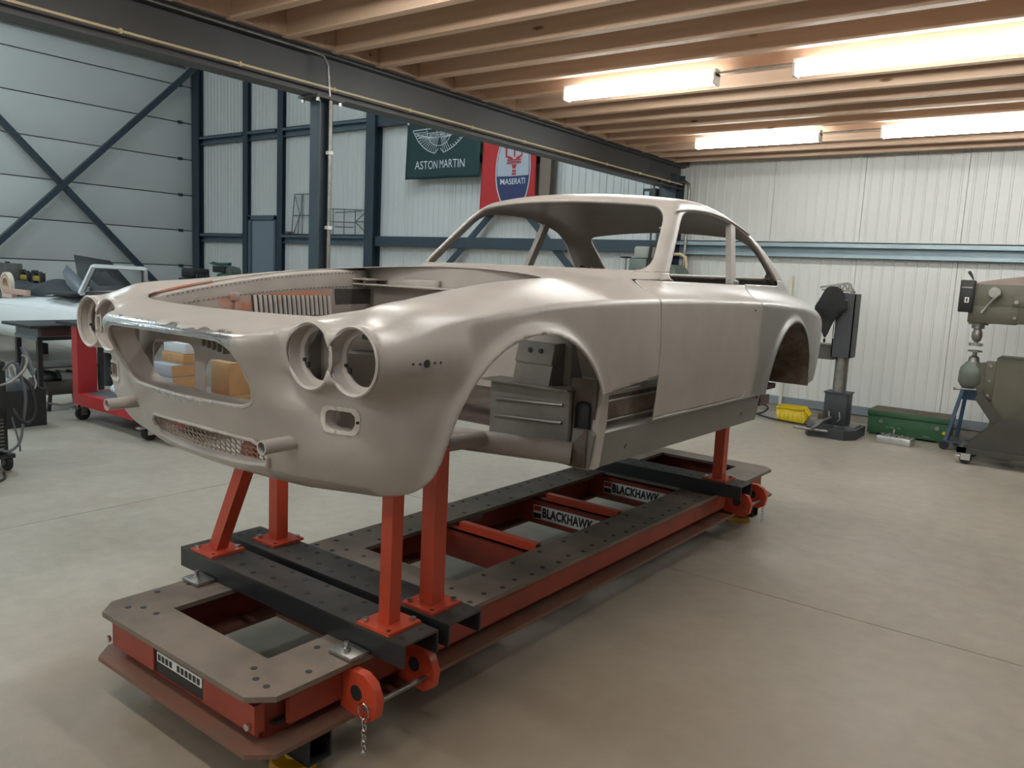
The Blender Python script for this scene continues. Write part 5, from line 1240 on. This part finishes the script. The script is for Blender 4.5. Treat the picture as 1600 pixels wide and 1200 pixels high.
for i, (x, y, r, hh) in enumerate(((-.06, -.12, .11, .12), (.06, .0, .10, .11), (.02, .13, .11, .10))):
    mb = MB(); mb.sheet(lambda u, v: (x+r*math.cos(math.pi*u)*(1-.3*v), y+r*.8*(v-.5)*1.6, .29+hh*math.sin(math.pi*u)**.8*(1-.3*v)), 14, 6); p = mb.build('sheet_metal_part', M['grey_metal'] if i != 1 else M['box_grey'], t); solid(p, .004)
# white roadster on stands, nose to the left
car2 = thing('white_roadster', 'white roadster body with its windscreen frame standing behind the dark table', 'car', (-11.3, 5.22, .0))
def rs(u, v):
    x = -2.6+5.0*u; a = math.pi*v
    hw = np.interp(u, [0, .06, .2, .5, .8, 1], [.20, .42, .57, .60, .57, .35]); zt = np.interp(u, [0, .08, .25, .5, .62, .8, 1], [.62, .82, .93, .985, 1.03, .98, .75]); zb = .42
    c, s = math.cos(a), math.sin(a); y = -hw*(abs(c)**.45)*(1 if c > 0 else -1); z = zb+(zt-zb)*(s**.55)
    return (x, y, z)
o = MB().sheet(rs, 60, 40).build('roadster_body', M['white_paint'], car2); solid(o, .006)
MB().sheet(lambda u, v: (-2.1+3.2*u, -.612+.010*math.cos(3*u), .835+.02*u+.010*v), 20, 1).build('side_moulding', M['white'], car2)
MB().sheet(lambda u, v: (.10+.75*u, -.48+.95*v, 1.005+.06*math.sin(math.pi*v)-.03*u+.035*math.sin(math.pi*u)), 12, 10).build('scuttle', M['box_white'], car2)
MB().bbox(.28, .95, -.55, .15, 1.045, 1.085, .02).build('dash_top', M['trim_dark'], car2)
def quadframe(ps, w): 
    mb = MB()
    for i in range(4): mb.bar(ps[i], ps[(i+1) % 4], w, w, up=(1, 0, .2))
    return mb
ws = [Vector((1.06, -.46, 1.09)), Vector((1.28, -.40, 1.435)), Vector((1.34, .22, 1.425)), Vector((1.20, .30, 1.13))]
quadframe(ws, .045).build('windscreen_frame', M['white_paint'], car2); quadframe([p+(sum(ws, Vector())/4-p)*.10 for p in ws], .016).build('frame_rebate', M['grey_metal'], car2)
for sx in (-2.0, 1.6):
    for sy in (-.4, .4): MB().cyl((sx, sy, 0), (sx, sy, .5), .05, n=12).build('support_stand', M['trim_dark'], car2)
MB().bbox(1.02, 1.62, -.42, .30, .95, 1.12, .04).build('seat_block', M['trim_dark'], car2)
# black bonnet and dark trim pieces lying on the roadster
b_ = MB(); b_.add([(-.70, .28, 1.56), (-.10, .50, 1.50), (.80, .40, 1.12), (.64, -.08, 1.10), (.0, .0, 1.30)], [(0, 1, 2, 3, 4)]); solid(b_.build('bonnet', M['trim_dark'], car2), .02)
b_ = MB(); b_.add([(-.40, .05, 1.40), (.25, -.02, 1.20), (.68, -.14, 1.06), (.56, -.26, 1.03), (.0, -.14, 1.16), (-.28, -.06, 1.30)], [(0, 1, 2, 3, 4, 5)]); solid(b_.build('bonnet_frame', M['grey_metal'], car2), .015)
cv = MB()
cv.sheet(lambda u, v: (-2.0+2.4*u, .70*(v-.5), -.02+(.17+.05*math.sin(9*u+2)+.03*math.sin(23*u))*math.sin(math.pi*v)**.6*math.sin(math.pi*min(1, u*.9+.08))**.35), 40, 12)
o = cv.build('dust_cover', mat('dark_cover', (.030, .034, .040), .8, var=.25, scale=6), None, (-11.5, 5.30, .99)); tag(o, 'dark grey dust cover lumped over the open front of the white roadster', 'cover'); solid(o, .006)
# workbench at the left wall with tools
t = thing('workbench', 'dark workbench along the left wall behind the white roadster', 'workbench', (-14.3, 6.20, 0))
MB().bbox(-1.95, 1.9, -.28, .28, .98, 1.02, .006).build('worktop', M['olive_dark'], t)
for x in (-1.85, 1.8):
    for y in (-.23, .23): MB().box(x-.04, x+.04, y-.04, y+.04, 0, .98).build('leg', M['trim_dark'], t)
t = thing('grey_case', 'grey case standing on the workbench at the left edge', 'case', (-15.85, 6.12, 1.021)); MB().bbox(-.32, .28, -.14, .14, 0, .33, .02).build('case_body', mat('case_grey', (.105, .10, .095), .6), t); MB().box(-.05, .05, -.02, .02, .33, .355).build('case_handle', M['trim_dark'], t)
for i, (x, lab) in enumerate(((-15.12, 'black and yellow power tool on the workbench, the left one'), (-14.62, 'black and yellow power tool on the workbench, the right one'))):
    t = thing('power_tool', lab, 'tool', (x, 6.12, 1.021), 0, 'power tools on the workbench'); MB().bbox(-.13, .13, -.05, .05, .06, .15, .02).build('tool_body', mat('tool_yellow', (.30, .22, .02), .5), t)
    MB().bbox(-.17, -.11, -.05, .05, 0, .24, .01).build('tool_handle', M['trim_dark'], t); MB().bbox(.09, .17, -.04, .04, 0, .20, .01).build('tool_battery', M['trim_dark'], t); MB().box(-.11, .10, -.02, .02, .19, .22).build('tool_grip', M['trim_dark'], t)
# engine block seen through the windscreen frame
t = thing('engine_lump', 'dark engine with carburettors seen through the white windscreen frame', 'engine', (-12.55, 7.85, 0))
MB().bbox(-.35, .35, -.30, .30, 0, .98, .02).build('stand', M['trim_dark'], t); MB().bbox(-.30, .30, -.25, .25, .98, 1.26, .03).build('block', M['trim_dark'], t); MB().bbox(-.36, .02, -.16, .16, 1.26, 1.42, .03).build('air_box', M['black'], t)
for k in range(4): MB().cyl((.05+k*.10, -.1, 1.22), (.05+k*.10, -.1, 1.33), .035, n=10).build('intake_stub', M['black'], t)
# plank and tape roll at the very left
t = thing('wooden_plank', 'pinkish wooden offcut lying on the roadster wing at the left edge', 'plank', (-12.25, 4.84, .97), R(0)); MB().bbox(-.40, .35, -.03, .03, 0, .075, .004).build('plank_board', mat('plank_pink', (.48, .31, .25), .7), t); MB().box(-.42, -.10, -.035, .025, -.055, .0).build('plank_block', mat('plank_pale', (.55, .40, .33), .7), t)
t = thing('tape_roll', 'striped roll of masking tape standing at the left edge', 'tape', (-12.62, 4.86, .93)); 
for r0, r1, c in ((.09, .12, (.55, .42, .30)), (.12, .14, (.45, .12, .05)), (.14, .17, (.60, .55, .45))): MB().pipe((0, -.03, .17), (0, .03, .17), r1, r0, 24).build('tape_layer', mat('tape', c, .6), t)
# welding set
t = thing('welding_set', 'dark welding machine on castors with hanging cables at the left edge', 'welder', (-6.45, 2.24, 0))
MB().bbox(-.30, .22, -.20, .13, .13, .80, .012).build('case', M['black'], t); MB().box(.2195, .224, -.17, .10, .47, .62).build('front_panel', M['trim_dark'], t)
MB().tube([(.226, -.10+.062*math.cos(a), .60+.062*math.sin(a)) for a in np.linspace(0, 2*math.pi, 28)[:-1]], .005, 6, True).build('emblem_ring', M['box_white'], t); MB().tube([(.226, -.10+.040*math.cos(a), .60+.040*math.sin(a)) for a in np.linspace(.6, 5.6, 20)], .006, 6).build('emblem_mark', M['box_white'], t)
for k in range(9): MB().box(.219, .226, -.17, .10, .17+k*.026, .178+k*.026).build('vent_slat', M['dull_steel'], t)
MB().box(.2195, .2245, -.17, .03, .415, .455).build('label_strip', M['box_white'], t); MB().cyl((.222, .03, .505), (.232, .03, .505), .010, n=12).build('green_lamp', mat('lamp_green', (.02, .25, .12), .3), t)
MB().box(-.30, .25, -.20, .16, .10, .13).build('base_tray', M['trim_dark'], t)
for x, y in ((.18, .10), (.18, -.17), (-.25, .10), (-.25, -.17)): 
    c = MB().lathe([(.030, -.018), (.062, -.018), (.066, -.008), (.066, .008), (.062, .018), (.030, .018)], (x, y+.03, .066), 22, 'Y').build('castor', M['rubber'], t); MB().cyl((x, y+.005, .066), (x, y+.055, .066), .030, n=16).build('castor_hub', M['dull_steel'], c); MB().bar((x-.05, y+.03, .12), (x, y+.03, .07), .05, .01).build('castor_fork', M['chrome'], c)
MB().cyl((-.05, -.05, .80), (-.05, -.05, 1.02), .09, n=20).build('gas_bottle', M['grey_metal'], t)
t = thing('welding_cable', 'grey welding cables hanging in loops beside the welding machine', 'cable', (-6.20, 2.36, 0))
MB().tube(smooth_path([(.0, -.02, .74), (.04, .03, .80), (.03, .08, .70), (.05, .10, .55), (.03, .09, .38), (.05, .05, .22), (.03, -.02, .16), (.02, -.10, .20)]), .010, 8).build('cable_loop', M['grey_metal'], t)
MB().tube(smooth_path([(-.02, -.10, .62), (.05, .0, .66), (.06, .09, .74), (.04, .12, .82), (.01, .10, .84)]), .010, 8).build('cable_loop', M['dull_steel'], t)
MB().tube(smooth_path([(.01, .03, .46), (.05, .06, .38), (.05, .12, .36), (.05, .16, .44), (.03, .15, .60), (.0, .10, .68)]), .013, 8).build('cable_loop', M['trim_dark'], t)
MB().tube(smooth_path([(.01, .02, .40), (.04, .05, .22), (.03, .06, .15)]), .007, 8).build('cable_loop', M['grey_metal'], t)
MB().tube([(-.02, .12, .90), (.02, .14, .78), (.04, .16, .70)], [.018, .022, .014], 10).build('torch_grip', M['grey_metal'], t); MB().tube([(.04, .16, .70), (.05, .17, .64), (.03, .17, .60)], .009, 8).build('torch_neck', M['chrome'], t)
MB().tube(smooth_path([(.02, -.05, .01), (.2, -.12, .01), (.32, -.30, .01), (.28, -.5, .01), (.15, -.6, .01)]), .008, 8).build('floor_lead', M['trim_dark'], t)
# compressor by the back wall
t = thing('compressor', 'green compressor with a coiled hose by the back wall left of the door', 'compressor', (-14.0, 9.35, 0))
MB().lathe([(.001, .10), (.20, .12), (.26, .22), (.26, 1.20), (.20, 1.32), (.001, 1.36)], (0, 0, 0), 24).build('tank', mat('compressor_green', (.025, .075, .05), .4), t)
for k in range(3): MB().box(.18*math.cos(k*2.1)-.02, .18*math.cos(k*2.1)+.02, .18*math.sin(k*2.1)-.02, .18*math.sin(k*2.1)+.02, 0, .14).build('leg', M['trim_dark'], t)
MB().bbox(-.34, .06, -.14, .14, 1.34, 1.47, .02).build('motor', M['trim_dark'], t); MB().cyl((.15, -.1, 1.36), (.15, .12, 1.36), .10, n=18).build('pump', M['machine_green'], t)
MB().tube([(-.42+.02*k*0+.20*math.cos(a)*1.3+.15, .16*math.sin(a), 1.485+.0012*k+.012*math.sin(a*2)) for k, a in enumerate(np.linspace(0, 9.5, 40))], .014, 8).build('hose', mat('hose_green', (.02, .11, .07), .4), t)

# dark clutter before the table
t = thing('parts_crate', 'black crate of bent pipes and scrap between the welding machine and the table', 'crate', (-7.98, 3.10, 0))
for a in ((-.24, .24, -.17, -.155), (-.24, .24, .155, .17), (-.24, -.225, -.155, .155), (.225, .24, -.155, .155)): MB().box(*a, .03, .34).build('crate_side', M['trim_dark'], t)
MB().box(-.24, .24, -.17, .17, .0, .03).build('crate_base', M['trim_dark'], t)
for k, (p, q) in enumerate((((-.15, .0, .05), (.10, .05, .62)), ((.05, -.08, .05), (-.12, -.02, .55)), ((.12, .08, .05), (.20, -.05, .58)), ((-.05, .10, .05), (-.20, .05, .50)))): MB().tube(smooth_path([p, ((p[0]+q[0])/2+.03, (p[1]+q[1])/2, (p[2]+q[2])/2), q]), .016, 8).build('pipe', M['dull_steel'] if k % 2 else M['grey_metal'], t)
MB().bbox(-.16, .14, -.12, .10, .20, .42, .03).build('housing', M['grey_metal'], t)
